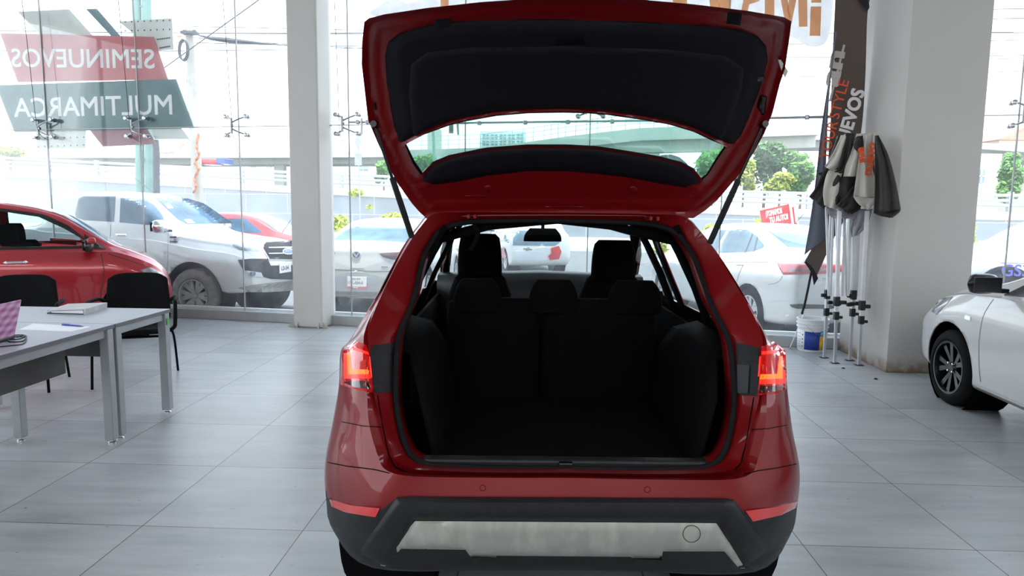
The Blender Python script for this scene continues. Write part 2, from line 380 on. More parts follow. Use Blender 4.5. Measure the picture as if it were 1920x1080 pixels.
class Surf:
    # a surface that can be drawn on: bvh in the local space of root
    def __init__(s, vs, fs, root=None):
        s.bvh = BVHTree.FromPolygons([Vector(v) for v in vs], [tuple(f) for f in fs]); s.root = root
        s.M = rootmat(root); s.I = s.M.inverted()
    def cast(s, o, d):
        h = s.bvh.ray_cast(o, d)
        if h[0] is None:
            t = 0
            # nearest point of the surface to the ray
            q = s.bvh.find_nearest(o + d*((-o).dot(d)/d.dot(d)) if True else o)
            return None
        return h[0]
def px_rays(surf):
    o = surf.I @ EYEV; R = surf.I.to_3x3()
    return lambda p: (o, (R @ ray(p[0], p[1])).normalized())
def ax_rays(axis, sign=1, dist=6):
    # rays travelling inwards along an axis. axis 'x': p=(y,z); 'y': p=(x,z); 'z': p=(x,y). sign = side the ray starts from
    def f(p):
        if axis == 'x': return Vector((sign*dist, p[0], p[1])), Vector((-sign, 0, 0))
        if axis == 'y': return Vector((p[0], sign*dist, p[1])), Vector((0, -sign, 0))
        return Vector((p[0], p[1], sign*dist)), Vector((0, 0, -sign))
    return f
def patch(surf, poly, rays, step, off=.004, thick=.01, prof=None, holes=(), fallback=True):
    # an outline laid on a surface, following it, as a closed solid
    B = resample(poly, step); HB = [resample(h, step) for h in holes]
    xs = [p[0] for p in B]; ys = [p[1] for p in B]
    gx = np.arange(min(xs)+step*.5, max(xs), step); gy = np.arange(min(ys)+step*.5, max(ys), step)
    G = np.array([(a, b) for a in gx for b in gy]) if len(gx) and len(gy) else np.zeros((0, 2))
    if len(G):
        k = inside(G, B) & (bdist(G, B) > step*.45)
        for h in HB: k &= ~inside(G, h) & (bdist(G, h) > step*.45)
        G = G[k]
    pts = [Vector((p[0], p[1])) for p in B]; ed = [(i, (i+1) % len(B)) for i in range(len(B))]
    for h in HB:
        k = len(pts); pts += [Vector((p[0], p[1])) for p in h]; ed += [(k+i, k+(i+1) % len(h)) for i in range(len(h))]
    pts += [Vector((a, b)) for a, b in G]
    V, E_, F, *_ = delaunay_2d_cdt(pts, ed, [], 0, 1e-6)
    V = [(v.x, v.y) for v in V]
    C = np.array([[sum(V[i][0] for i in f)/len(f), sum(V[i][1] for i in f)/len(f)] for f in F])
    keep = inside(C, B)
    for h in HB: keep &= ~inside(C, h)
    F = [f for f, k in zip(F, keep) if k]
    d = bdist(V, B)
    for h in HB: d = np.minimum(d, bdist(V, h))
    top = []; bot = []; hits = []
    for i, p in enumerate(V):
        o, dr = rays(p); h = surf.bvh.ray_cast(o, dr)[0]; hits.append(((h-o).length if h is not None else None, o, dr))
    miss = [i for i, h in enumerate(hits) if h[0] is None]; good = [i for i, h in enumerate(hits) if h[0] is not None]
    if miss and good and not fallback:
        ms = set(miss); F = [f for f in F if not any(i in ms for i in f)]
    if miss and good:
        VG = np.array([V[i] for i in good]); T = np.array([hits[i][0] for i in good])
        for i in miss:
            k = int(np.argmin(((VG-np.array(V[i]))**2).sum(1))); hits[i] = (T[k], hits[i][1], hits[i][2])
    for i, (t, o, dr) in enumerate(hits):
        if t is None: t = 0
        a = off if prof is None else prof(float(d[i])); top.append(o+dr*(t-a)); bot.append(o+dr*(t-a+thick) if prof is None else o+dr*(t-off+thick))
    n = len(V); m = MB(); cnt = {}
    for f in F:
        for a, b in zip(f, f[1:]+f[:1] if isinstance(f, list) else tuple(f[1:])+(f[0],)): cnt[(a, b)] = cnt.get((a, b), 0)+1
    fs = [tuple(f) for f in F] + [tuple(i+n for i in reversed(f)) for f in F]
    for (a, b) in cnt:
        if (b, a) not in cnt: fs.append((b, a, a+n, b+n))
    used = sorted(set(i for f in fs for i in f)); mp = {q: k for k, q in enumerate(used)}; A = top+bot
    m.v = [A[i] for i in used]; m.f = [tuple(mp[i] for i in f) for f in fs]
    return m
def recalc(o):
    import bmesh
    bm = bmesh.new(); bm.from_mesh(o.data); bmesh.ops.recalc_face_normals(bm, faces=bm.faces); bm.to_mesh(o.data); bm.free(); return o
def lay(surf, name, poly, rays, m, parent, step=.03, smooth=50, **k):
    o = patch(surf, poly, rays, step, **k).build(name, m, parent, smooth=None); recalc(o)
    if smooth: o.data.shade_smooth(); o.data.set_sharp_from_angle(angle=math.radians(smooth))
    return o
def pxs(pts, n=4): return [(p.x, p.y) for p in cr([(a, b, 0) for a, b in pts], n, True)]
def text_mb(txt, size, o, xd, yd, depth=.004, shear=0, bold=0, space=1, align='LEFT', width=None):
    # lettering as real geometry: o = anchor, xd = reading direction, yd = up direction of the letters
    cu = bpy.data.curves.new('t', 'FONT'); cu.body = txt; cu.size = size; cu.shear = shear; cu.space_character = space; cu.align_x = align; cu.resolution_u = 3
    ob = bpy.data.objects.new('t', cu); COL.objects.link(ob); dg = bpy.context.evaluated_depsgraph_get(); dg.update()
    me = bpy.data.meshes.new_from_object(ob.evaluated_get(dg)); vs = [v.co.copy() for v in me.vertices]; fs = [tuple(p.vertices) for p in me.polygons]
    if bold:
        v0, f0 = vs, fs; vs = []; fs = []
        for q, (a, b) in enumerate(((1, 1), (-1, 1), (1, -1), (-1, -1))): fs += [tuple(i+q*len(v0) for i in f) for f in f0]; vs += [v+Vector((a*bold, b*bold, q*.0005)) for v in v0]
    bpy.data.objects.remove(ob); bpy.data.curves.remove(cu); bpy.data.meshes.remove(me)
    xd = Vector(xd).normalized(); yd = Vector(yd).normalized(); z = xd.cross(yd).normalized(); o = Vector(o); sx = 1
    if width: w = max(v.x for v in vs)-min(v.x for v in vs); sx = width/w
    P = [o + xd*(v.x*sx) + yd*v.y + z*v.z for v in vs]; n = len(P); ec = {}
    for f in fs:
        for a, b in zip(f, f[1:]+f[:1]): ec[(a, b)] = 1
    side = [(b, a, a+n, b+n) for (a, b) in ec if (b, a) not in ec]
    m = MB(); m.v = [p+z*depth for p in P]+P; m.f = fs+[tuple(i+n for i in reversed(f)) for f in fs]+side; return m
def copy_tree(o, parent=None):
    c = o.copy(); COL.objects.link(c); c.parent = parent
    for ch in list(o.children): copy_tree(ch, c)
    return c
def rod(name, a, b, r, m, parent=None, n=10): return MB().tube([a, b], r, n).build(name, m, parent, smooth=40)
# ---------------------------------------------------------------- generic car
class Car:
    def __init__(s, name, loc, az, st, paint, label, group=None, wheels=None, cut=()):
        # heading az measured clockwise from +Y.  local: x forward, y left, z up
        s.root = empty(name, loc, PI/2-az, label, 'car', group); s.name = name; s.paint = paint
        rows = []
        ctl = []
        for (x, zb, zs, zt, wm, wb, wr) in st:
            h = zs-zb; g = zt-zs
            ctl.append([(x, 0, zb), (x, .6*wm, zb), (x, .93*wm, zb+.02), (x, .99*wm, zb+.2*h), (x, wm, zb+.55*h), (x, wm*.99, zb+.8*h), (x, wb+.02, zs-.015), (x, wb, zs+.01*g), (x, wb+(wr-wb)*.55, zs+.5*g), (x, wr, zs+.86*g), (x, .72*wr, zs+.97*g), (x, 0, zt)])
        K = len(ctl[0]); cols = [cr([r[k] for r in ctl], 6) for k in range(K)]
        for i in range(len(cols[0])): rows.append([tuple(p) for p in cr([cols[k][i] for k in range(K)], 5)])
        full = [r + [(x, -y, z) for (x, y, z) in reversed(r[1:-1])] for r in rows]
        def cap(r, d):
            cx = sum(p[0] for p in r)/len(r); cz = sum(p[2] for p in r)/len(r); out = []
            for t in (.9, .7, .45, .2, .02): out.append([(p[0]*1+d*(1-t)*.03, p[1]*t, cz+(p[2]-cz)*t) for p in r])
            return out
        full = cap(full[0], -1)[::-1] + full + cap(full[-1], 1)
        m = MB().grid(full, close=True); V = m.v; F = m.f
        s.surf = Surf(V, F, s.root); s.V = V
        wheels = wheels or []; s.wheels = wheels
        for (wx, wz, R) in wheels:
            ins = set(i for i, p in enumerate(V) if abs(p.y) > .45 and math.hypot(p.x-wx, p.z-wz) < R and p.z < wz+R)
            F = [f for f in F if not all(i in ins for i in f)]
            us = set(i for f in F for i in f)
            for i in ins & us:
                p = V[i]; d = Vector((p.x-wx, 0, p.z-wz)); L = d.length or 1; d = d*(R/L); V[i] = Vector((wx+d.x, p.y, wz+d.z))
        if cut:
            C = np.array([[sum(V[i].x for i in f)/4, sum(V[i].y for i in f)/4, sum(V[i].z for i in f)/4] for f in F]); kill = np.zeros(len(F), bool)
            for (axis, poly, test) in cut:
                P2 = C[:, [0, 2]] if axis == 'y' else C[:, [0, 1]]
                kill |= inside(P2, poly) & test(C)
            F = [f for f, k in zip(F, kill) if not k]
        us = sorted(set(i for f in F for i in f)); mp = {q: k for k, q in enumerate(us)}
        b = MB(); b.v = [V[i] for i in us]; b.f = [tuple(mp[i] for i in f) for f in F]
        s.body = recalc(b.build('body', paint, s.root, smooth=None, solid=.01)); s.body.data.shade_smooth()
        w_ = max(r[4] for r in st)
        for (wx, wz, R) in wheels:
            for sg in (1, -1):
                q = MB(); Rm = Matrix.Rotation(-PI/2*sg, 3, 'X')
                q.lathe([(R+.012, w_-.05), (R+.012, w_-.34), (.02, w_-.34)], 28, (wx, 0, wz), Rm)
                q.build('wheel_well', 'interior_dark', s.root, smooth=40)
    def side(s, name, poly, m, sides=(1, -1), step=.05, **k):
        for sg in sides: lay(s.surf, name, poly, ax_rays('y', sg), m, s.root, step, **k)
    def end(s, name, poly, m, sign, mirror=False, step=.04, **k):
        # sign -1 = rear end, +1 = nose; poly in (y, z)
        for mm in ((1, -1) if mirror else (1,)):
            lay(s.surf, name, [(a*mm, b) for a, b in poly], ax_rays('x', sign), m, s.root, step, **k)
    def top(s, name, poly, m, mirror=False, step=.05, **k):
        for mm in ((1, -1) if mirror else (1,)):
            lay(s.surf, name, [(a, b*mm) for a, b in poly], ax_rays('z', 1), m, s.root, step, **k)
    def px(s, name, poly, m, step=4, **k): return lay(s.surf, name, poly, px_rays(s.surf), m, s.root, step, **k)
    def wheel(s, x, sg, r, w, rim, rimm='rim_silver', tyre='rubber', spokes=5, style='y', ymax=None, steer=0):
        y = (ymax or .8)*sg; R = Matrix.Rotation(steer, 3, 'Z') @ Matrix.Rotation(-PI/2*sg, 3, 'X'); c = Vector((x, y, r-.005))
        t = MB(); h = w/2
        t.lathe([(rim, -h*.8), (rim+.02, -h), (r-.05, -h), (r-.015, -h*.82), (r, -h*.6), (r, -h*.34), (r-.008, -h*.3), (r-.008, -h*.24), (r, -h*.2), (r, h*.2), (r-.008, h*.24), (r-.008, h*.3), (r, h*.34), (r, h*.6), (r-.015, h*.82), (r-.05, h), (rim+.02, h), (rim, h*.85), (rim-.012, h*.8), (rim-.012, -h*.8)], 48, c, R)
        wo_ = t.build('wheel', tyre, s.root, smooth=35)
        q = MB(); q.lathe([(rim, h*.86), (rim+.004, h*.95), (rim-.012, h*.95), (rim-.02, h*.6), (rim-.03, -h*.3), (rim-.03, -h*.7)], 48, c, R)
        hub = rim*.17
        q.lathe([(0, h*.66), (hub*.5, h*.68), (hub, h*.62), (hub*1.3, h*.45), (hub*1.3, h*.2)], 20, c, R)
        for i in range(spokes):
            a = 2*PI*i/spokes
            arms = ((0, 1),) if style == 'i' else ((-.5, 1), (.5, 1))
            for dv, _ in arms:
                a1 = a + (dv*(2*PI/spokes)*.42)
                wI = (.055 if rimm != 'rim_dark' else .036) if style != 'i' else .08
                p0 = Vector((math.cos(a)*hub*.8, math.sin(a)*hub*.8, h*.55)); p1 = Vector((math.cos(a1)*(rim-.02), math.sin(a1)*(rim-.02), h*.72))
                t0 = Vector((-math.sin(a), math.cos(a), 0)); t1 = Vector((-math.sin(a1), math.cos(a1), 0)); k0 = wI*.42; k1 = wI*.62; dz = Vector((0, 0, .03))
                vs = [p0-t0*k0, p0+t0*k0, p1+t1*k1, p1-t1*k1]; q.add([c + R @ v for v in vs]+[c + R @ (v-dz) for v in vs], [(0, 1, 2, 3), (7, 6, 5, 4), (0, 4, 5, 1), (1, 5, 6, 2), (2, 6, 7, 3), (3, 7, 4, 0)])
        for i in range(5):
            a = 2*PI*i/5+.3; q.lathe([(0, h*.69), (.011, h*.69), (.011, h*.6)], 8, c + R @ Vector((math.cos(a)*hub*.75, math.sin(a)*hub*.75, 0)), R)
        recalc(q.build('rim', rimm, wo_, smooth=35))
        d = MB().lathe([(0, -.02), (rim-.06, -.02), (rim-.06, -.04)], 32, c, R).build('brake_disc', 'interior_dark', wo_, smooth=35)
        return wo_
    def box(s, name, c, d, m, bevel=.01, rz=0, sides=(1,)):
        for sg in sides: MB().box((c[0], c[1]*sg, c[2]), d, rz*sg).build(name, m, s.root, bevel=bevel, smooth=40)
    def mirror(s, x, y, z, m, sides=(1, -1), L=.24, H=.15, D=.12):
        for sg in sides:
            q = MB(); n = 14; rows = []
            for i in range(9):
                t = -1+2*i/8; k = math.sqrt(max(0, 1-abs(t)**3)); rows.append([(x+D*.5*k*math.cos(2*PI*j/n)-.02*t, (y+L/2*t+L/2)*sg, z+H/2*(.35+.65*k)*math.sin(2*PI*j/n)*(1 if k > .05 else .2)) for j in range(n)])
            q.grid(rows, close=True); q.f.append(tuple(range(n))); q.f.append(tuple(range(8*n, 9*n)))
            o = recalc(q.build('side_mirror', m, s.root, smooth=60))
            MB().box((x-D*.5, (y+L/2)*sg, z), (.012, L*.8, H*.72)).build('mirror_glass', 'gloss_black', o, bevel=.004)
            MB().bar((x+.02, (y-.06)*sg, z-H*.35), (x, (y+.06)*sg, z-H*.3), .06, .035).build('mirror_foot', 'black_plastic', o, bevel=.006)
# ---------------------------------------------------------------- the room
def gl(x, off=0, z=0):      # a point on the glass line by its x
    p = GP + GD*(x/GD.x) + GN*off; p.z = z; return p
m = MB(); pts = [gl(-9.2, .06), gl(9.4, .06), Vector((9.4, -7, 0)), Vector((-9.2, -7, 0))]
m.prism([p+Vector((0, 0, -.12)) for p in reversed(pts)], (0, 0, .12)); tag(recalc(m.build('floor', 'slate_tiles')), kind='structure')
m = MB(); pts = [gl(-9.2, .15), gl(9.4, .15), Vector((9.4, -7, 0)), Vector((-9.2, -7, 0))]
m.prism([p+Vector((0, 0, 5.2)) for p in reversed(pts)], (0, 0, .35)); tag(recalc(m.build('ceiling', 'ceiling_paint')), kind='structure')
SIDEWIN = []
for nm, X, xw, ya_, yb_, z0_, z1_ in (('wall_left', -9.3, -9.2, -2.0, 9.6, .15, 4.7), ('wall_right', 9.5, 9.4, -2.0, 4.0, 1.8, 4.0)):
    ye = gl(xw).y; m = MB(); m.box((X, (ya_-7)/2, 2.6), (.2, ya_+7, 5.2)).box((X, (yb_+ye)/2, 2.6), (.2, ye-yb_, 5.2)).box((X, (ya_+yb_)/2, z0_/2), (.2, yb_-ya_, z0_)).box((X, (ya_+yb_)/2, (z1_+5.2)/2), (.2, yb_-ya_, 5.2-z1_))
    tag(m.build(nm, 'wall_paint'), kind='structure'); k_ = 5
    for q in range(k_): w = (yb_-ya_)/k_; SIDEWIN.append((X, ya_+w*(q+.5), (z0_+z1_)/2, w, z1_-z0_))
# ground beside the building
for nm, x0, x1 in (('floor_yard_left', -45, -9.41), ('floor_yard_right', 9.61, 45)):
    tag(MB().box(((x0+x1)/2, -10, -.2), (x1-x0, 32, .12)).build(nm, 'asphalt'), kind='structure')
m = MB()
m.box((0, -7.1, 1.55), (18.8, .2, 3.1)).box((0, -7.1, 5.05), (18.8, .2, .3)).box((-8.6, -7.1, 4), (1.6, .2, 1.8)).box((8.6, -7.1, 4), (1.6, .2, 1.8))  # unseen back wall, its high opening shaped to let soft fill light in
tag(m.build('wall_back', 'wall_paint'), kind='structure')
for lx, ly in FILL_LAMPS:  # fittings of the added fill lamps, out of view
    r = empty('fill_lamp_fitting', (lx, ly, 5.2)); tag(r, 'long white lamp added out of view as fill light, %s in its row' % {-5.5: 'leftmost', -1.5: 'second from the left', 2.5: 'second from the right', 6.5: 'rightmost'}[lx], 'lamp', 'added fill lamps')
    MB().box((0, 0, -.5), (1.24, .34, .06)).build('housing', 'white_enamel', r, bevel=.01)
    MB().box((0, 0, -.535), (1.18, .28, .012)).build('diffuser', 'fill_lamp_panel', r)
    for q in (-.5, .5): MB().tube([(q, 0, -.47), (q, 0, 0)], .004, 6).build('hanging_wire', 'steel', r)
# sill and glazing
a, b = gl(-9.2), gl(9.4); mid = (a+b)/2; L = (b-a).length; AZ = math.atan2(GD.y, GD.x)
tag(MB().box(mid+GN*.0+Vector((0, 0, .065)), (L, .13, .13), AZ).build('trim_1', 'sill_metal', bevel=.006), kind='structure')
tag(MB().box(mid+GN*.085+Vector((0, 0, .10)), (L, .05, .12), AZ).build('trim_2', 'kerb_white', bevel=.006), kind='structure')
JX = [-9.2, -8.14, -6.63, -5.15, -3.66, -2.12, -.6, .915, 2.43, 3.9, 5.37, 6.9, 8.4, 9.4]
n = 1
for X, y, z, w, h in SIDEWIN:
    tag(MB().box((X, y, z), (.014, w-.05, h)).build('window_%d' % n, 'window_glass'), kind='structure'); n += 1
for i, (X, y, z, w, h) in enumerate(SIDEWIN):
    tag(MB().box((X, y+w/2, z), (.06, .05, h)).build('trim_%d' % (30+i), 'sill_metal'), kind='structure')
for zi, (z0, z1) in enumerate(((.13, 2.603), (2.613, 5.2))):
    for i in range(len(JX)-1):
        p, q = gl(JX[i]), gl(JX[i+1]); w = (q-p).length-.012; c = (p+q)/2; c.z = (z0+z1)/2
        tag(MB().box(c, (w, .014, z1-z0), AZ).build('window_%d' % n, 'window_glass'), kind='structure'); n += 1
k = 3
for i in range(1, len(JX)-1):
    p = gl(JX[i]); tag(MB().box((p.x, p.y, 2.66), (.012, .02, 5.06), AZ).build('trim_%d' % k, 'sill_metal'), kind='structure'); k += 1
tag(MB().box(mid+Vector((0, 0, 2.608)), (L, .018, .010), AZ).build('trim_%d' % k, 'sill_metal'), kind='structure')
# spider fittings
def spider(x, label, cable=None):
    c = gl(x, -.10, 2.61); r = empty('spider_fitting', c, AZ, label, 'glass fitting', 'steel spider fittings of the glass wall')
    MB().tube([(-.045, .0, -.10), (-.045, .0, .10)], .017, 10).tube([(-.045, 0, 0), (-.01, .0, 0)], .02, 10).build('hub', 'steel_rod', r, smooth=40)
    for sx in (-1, 1):
        for sz in (-1, 1):
            e = Vector((.155*sx if sx > 0 else -.14, .03, .12*sz)); s0 = Vector((-.045, 0, .04*sz)) if sx > 0 else Vector((-.045, 0, .085*sz))
            a = MB().tube([s0, s0.lerp(e, .5)+Vector((0, -.02, 0)), e], [.013, .010, .011], 8).build('arm', 'steel', r, smooth=40)
            Rm = Matrix.Rotation(-PI/2, 3, 'X')
            MB().lathe([(0, .065), (.026, .065), (.028, .05), (.028, .02), (.016, .018), (.016, -.005), (.028, -.008), (.028, -.03), (.014, -.034), (0, -.034)], 16, e, Rm).build('button', 'steel', a, smooth=40)
    return r
spider(-6.63, 'steel spider fitting over the first letters of the dark green sign board, leftmost one')
spider(-5.15, 'steel spider fitting in front of the right end of the dark green sign board')
spider(-3.66, 'steel spider fitting standing alone before white sky, left of the slim pillar')
spider(-2.12, 'steel spider fitting just right of the slim pillar, next to the raised tailgate')
s5 = spider(.915, 'steel spider fitting seen through the rear window of the raised tailgate')
s5.location.z = 2.78
spider(5.42, 'steel spider fitting right of the wide pillar at the picture edge')
# tension cables in front of the panes
for i, (pts, lab) in enumerate((([(41, 0), (50, 73), (60, 160), (68, 230), (76, 253), (90, 262)], 'thin dark cable running down to the leftmost spider fitting'),
        ([(222, 0), (230, 90), (237, 167), (243, 235), (250, 258), (262, 266)], 'thin dark cable running down across the right part of the sign boards'),
        ([(418, 0), (425, 90), (430, 167), (435, 233), (436, 252), (446, 266)], 'thin dark cable down to the spider fitting before white sky'),
        ([(627, 0), (632, 120), (636, 233), (640, 260), (648, 272)], 'thin dark cable down to the spider fitting beside the slim pillar'))):
    P = [og(x, y, -.2) for x, y in pts]; d = (P[0]-P[1]).normalized(); P = [P[0]+d*((5.2-P[0].z)/d.z)]+P
    tag(MB().tube(cr(P, 4), .004, 6).build('hanging_cable', 'wire'), lab, 'cable')
# horizontal brace rod with its clamps
r = empty('brace_rod', og(690, 228, -.16), 0, 'long horizontal steel brace rod crossing behind the raised tailgate', 'rod')
P = [og(655, 229, -.16), og(700, 229, -.16), og(845, 231, -.16), og(1235, 226, -.16), og(1535, 219, -.16), og(1640, 216, -.16)]
MB().tube(P, .013, 10).build('rod', 'steel_rod', r, world=True, smooth=40)
for x, y in ((671, 229), (689, 229), (899, 231), (985, 230), (1065, 229), (1148, 228), (1232, 226), (1513, 220)):
    c = og(x, y, -.16); MB().box(c, (.05, .05, .05), AZ).build('clamp', 'steel_rod', r, world=True, bevel=.012)
MB().tube([og(678, 222, -.16), og(678, 252, -.16)], .016, 8).build('drop_bar', 'steel_rod', r, world=True, smooth=40)
o = MB().box(og(846, 241, -.14), (.055, .03, .12), AZ).build('bracket', 'skid_silver', r, world=True, bevel=.004)
MB().tube([og(858, 232, -.16), og(859, 253, -.16)], .014, 8).build('drop_bar', 'steel_rod', r, world=True, smooth=40)
# pillars
c = Vector((-2.844, 8.984, 0)) + GD*.205 + GN*.20; r = empty('steel_pillar', c, AZ); tag(r, kind='structure'); r.name = 'trim_%d' % (k+1)
MB().box((0, 0, 2.6), (.41, .40, 5.2)).build('shaft', 'steel_paint', r, bevel=.025, bseg=3)
for sx, sy in ((-1, -1), (1, -1), (1, 1), (-1, 1)):
    MB().prism([(.205*sx, -.19*sy*-1, 0), (.29*sx, -.19*sy*-1, 0), (.215*sx, -.19*sy*-1, .07), (.205*sx, .19*sy, .07)], (0, -.012*sy, 0)).build('gusset', 'concrete_light', r)
    MB().prism([(.15*sx, .20*sy, 0), (.15*sx, .235*sy, 0), (.15*sx, .20*sy, .07)], (.02, 0, 0)).build('gusset', 'concrete_light', r)
ya = -.04
R_ = Matrix.Rotation(ya, 3, 'Z'); c = Vector((3.69, 6.745, 0)) + R_ @ Vector((.37, .55, 0)); pw = empty('wide_pillar', c, ya); tag(pw, kind='structure'); pw.name = 'wall_corner'
o = MB().box((0, 0, 2.6), (.74, 1.1, 5.2)).build('shaft', 'pillar_paint', pw, bevel=.006)
# rusty grime at the pillar foot
def grime():
    m = M['pillar_paint']; nt = m.node_tree; L = nt.links; b = nt.nodes['Principled BSDF']; src = b.inputs['Base Color'].links[0].from_socket
    tc = nt.nodes.new('ShaderNodeTexCoord'); sp = nt.nodes.new('ShaderNodeSeparateXYZ'); L.new(tc.outputs['Object'], sp.inputs[0])
    n = nt.nodes.new('ShaderNodeTexNoise'); n.inputs['Scale'].default_value = 9; n.inputs['Detail'].default_value = 6; L.new(tc.outputs['Object'], n.inputs['Vector'])
    h = nt.nodes.new('ShaderNodeMapRange'); h.inputs[1].default_value = .0; h.inputs[2].default_value = .2; h.inputs[3].default_value = .55; h.inputs[4].default_value = 0; L.new(sp.outputs['Z'], h.inputs[0])
    a = nt.nodes.new('ShaderNodeMath'); a.operation = 'MULTIPLY'; L.new(h.outputs[0], a.inputs[0]); L.new(n.outputs['Fac'], a.inputs[1])
    a2 = nt.nodes.new('ShaderNodeMapRange'); a2.inputs[1].default_value = .08; a2.inputs[2].default_value = .26; L.new(a.outputs[0], a2.inputs[0])
    mx = nt.nodes.new('ShaderNodeMix'); mx.data_type = 'RGBA'; L.new(a2.outputs[0], mx.inputs[0]); L.new(src, mx.inputs[6]); mx.inputs[7].default_value = (.22, .15, .09, 1); L.new(mx.outputs[2], b.inputs['Base Color'])
grime()
# ---------------------------------------------------------------- the red SUV with its tailgate up
X0 = .197
SUV = empty('red_suv', (X0, 2.2, 0), 0, 'red compact SUV in the middle, tailgate raised, seen from behind', 'car')
def A(px, py, Y): p = at(px, py, Y); return (abs(p.x-X0), Y-2.2, p.z)
def AL(l): return [A(*p) if len(p) == 3 else p[:3] for p in l]
def half(l):
    l = list(l); return l
seal = AL([(1055, 414, 3.06), (950, 414, 3.06), (870, 417, 3.06), (826, 430, 3.03), (809, 449, 3.0), (791, 483, 2.92), (774, 552, 2.76), (760, 590, 2.68), (742, 640, 2.60), (738, 736, 2.50), (747, 801, 2.45), (758, 835, 2.42), (772, 856, 2.41), (800, 869, 2.40), (850, 873, 2.40), (940, 876, 2.40), (1057, 877, 2.40)])
outer = AL([(1055, 399, 3.0), (950, 398, 3.0), (870, 398, 3.0), (815, 401, 2.99), (788, 426, 2.95), (757, 472, 2.85), (717, 550, 2.68), (692, 612, 2.56), (691, 655, 2.50), (700, 736, 2.42), (716, 790, 2.38), (735, 845, 2.35), (743, 864, 2.33), (770, 878, 2.32), (830, 883, 2.31), (940, 886, 2.31), (1057, 886, 2.31)])
def low(tab):   # upper points grow out of the outer loop, the rest is measured
    k, rest = tab; up = []
    for i in range(7):
        x, y, z = outer[i]; up.append((x+.008*k*(i > 2), y+.035*k, z+.002*k*(i < 3)))
    return up + AL(rest)
g = low((.3, [(690, 613, 2.57), (689, 655, 2.51), (699, 737, 2.43), (712, 792, 2.39), (728, 848, 2.36), (737, 872, 2.35), (765, 886, 2.34), (828, 890, 2.33), (940, 892, 2.33), (1057, 892, 2.33)]))
b1 = low((1, [(686, 615, 2.56), (682, 655, 2.49), (688, 737, 2.40), (692, 795, 2.36), (708, 853, 2.31), (722, 880, 2.28), (760, 892, 2.24), (828, 895, 2.225), (940, 896, 2.21), (1057, 896, 2.21)]))
b2 = low((1.6, [(678, 620, 2.60), (665, 652, 2.53), (665, 733, 2.43), (657, 800, 2.41), (668, 862, 2.35), (675, 915, 2.31), (715, 955, 2.25), (790, 965, 2.215), (930, 965, 2.19), (1057, 965, 2.19)]))
b3 = low((2.2, [(668, 628, 2.68), (648, 655, 2.60), (643, 728, 2.52), (630, 795, 2.52), (624, 866, 2.45), (630, 930, 2.42), (665, 1000, 2.35), (760, 1040, 2.29), (925, 1046, 2.27), (1057, 1046, 2.27)]))
b4 = low((3, [(660, 634, 2.78), (641, 660, 2.70), (637, 722, 2.63), (626, 790, 2.66), (612, 862, 2.62), (613, 925, 2.60), (623, 985, 2.58), (695, 1056, 2.45), (920, 1060, 2.42), (1057, 1060, 2.42)]))
# stations forward (half width, z) from roof centre to floor centre
def stn(Y, pts): return [(x, Y-2.2, z) for x, z in pts]
s1 = stn(2.98, [(0, 1.562), (.2, 1.56), (.36, 1.555), (.50, 1.535), (.56, 1.49), (.62, 1.37), (.72, 1.16), (.79, 1.03), (.84, .95), (.865, .84), (.875, .72), (.885, .62), (.885, .52), (.86, .38), (.6, .28), (.3, .26), (0, .26)])
s1[0:7] = [(x, y+.2, z) for x, y, z in s1[0:7]]
s2 = stn(3.4, [(0, 1.575), (.2, 1.572), (.36, 1.565), (.50, 1.545), (.575, 1.50), (.64, 1.36), (.73, 1.16), (.80, 1.03), (.855, .95), (.875, .84), (.885, .72), (.89, .60), (.885, .45), (.86, .30), (.6, .22), (.3, .2), (0, .2)])
s3 = stn(4.1, [(0, 1.575), (.2, 1.572), (.36, 1.565), (.50, 1.545), (.58, 1.50), (.65, 1.34), (.74, 1.14), (.80, 1.01), (.86, .94), (.88, .82), (.885, .68), (.885, .52), (.88, .36), (.84, .24), (.6, .2), (.3, .2), (0, .2)])
s4 = stn(4.6, [(0, 1.50), (.2, 1.497), (.36, 1.488), (.50, 1.465), (.58, 1.42), (.65, 1.29), (.74, 1.12), (.80, 1.0), (.86, .94), (.88, .82), (.885, .68), (.885, .52), (.88, .36), (.84, .24), (.6, .2), (.3, .2), (0, .2)])
s5 = stn(5.0, [(0, 1.24), (.2, 1.235), (.38, 1.22), (.54, 1.20), (.63, 1.17), (.70, 1.11), (.76, 1.04), (.80, .99), (.86, .93), (.88, .82), (.885, .68), (.885, .52), (.88, .36), (.84, .24), (.6, .2), (.3, .2), (0, .2)])
s6 = stn(5.3, [(0, 1.05), (.2, 1.045), (.40, 1.035), (.56, 1.03), (.66, 1.02), (.73, 1.0), (.77, .98), (.80, .96), (.85, .91), (.88, .82), (.885, .68), (.885, .52), (.88, .36), (.84, .24), (.6, .2), (.3, .2), (0, .2)])
s7 = stn(5.9, [(0, .97), (.2, .965), (.40, .955), (.56, .945), (.66, .935), (.73, .915), (.77, .89), (.80, .86), (.84, .80), (.86, .72), (.865, .6), (.865, .48), (.85, .36), (.8, .24), (.6, .2), (.3, .2), (0, .2)])
s8 = stn(6.25, [(0, .86), (.2, .855), (.40, .845), (.5, .83), (.58, .81), (.63, .78), (.66, .75), (.69, .70), (.71, .64), (.72, .58), (.72, .5), (.71, .42), (.69, .34), (.6, .26), (.45, .24), (.3, .24), (0, .24)])
s9 = stn(6.33, [(0, .70), (.15, .695), (.3, .69), (.38, .68), (.44, .66), (.48, .64), (.50, .62), (.52, .6), (.53, .56), (.53, .52), (.52, .48), (.5, .44), (.46, .4), (.4, .37), (.3, .36), (.15, .36), (0, .36)])
inner = [(x*.97, y+.07, z+(0 if i > 6 else -.012)) for i, (x, y, z) in enumerate(seal)]
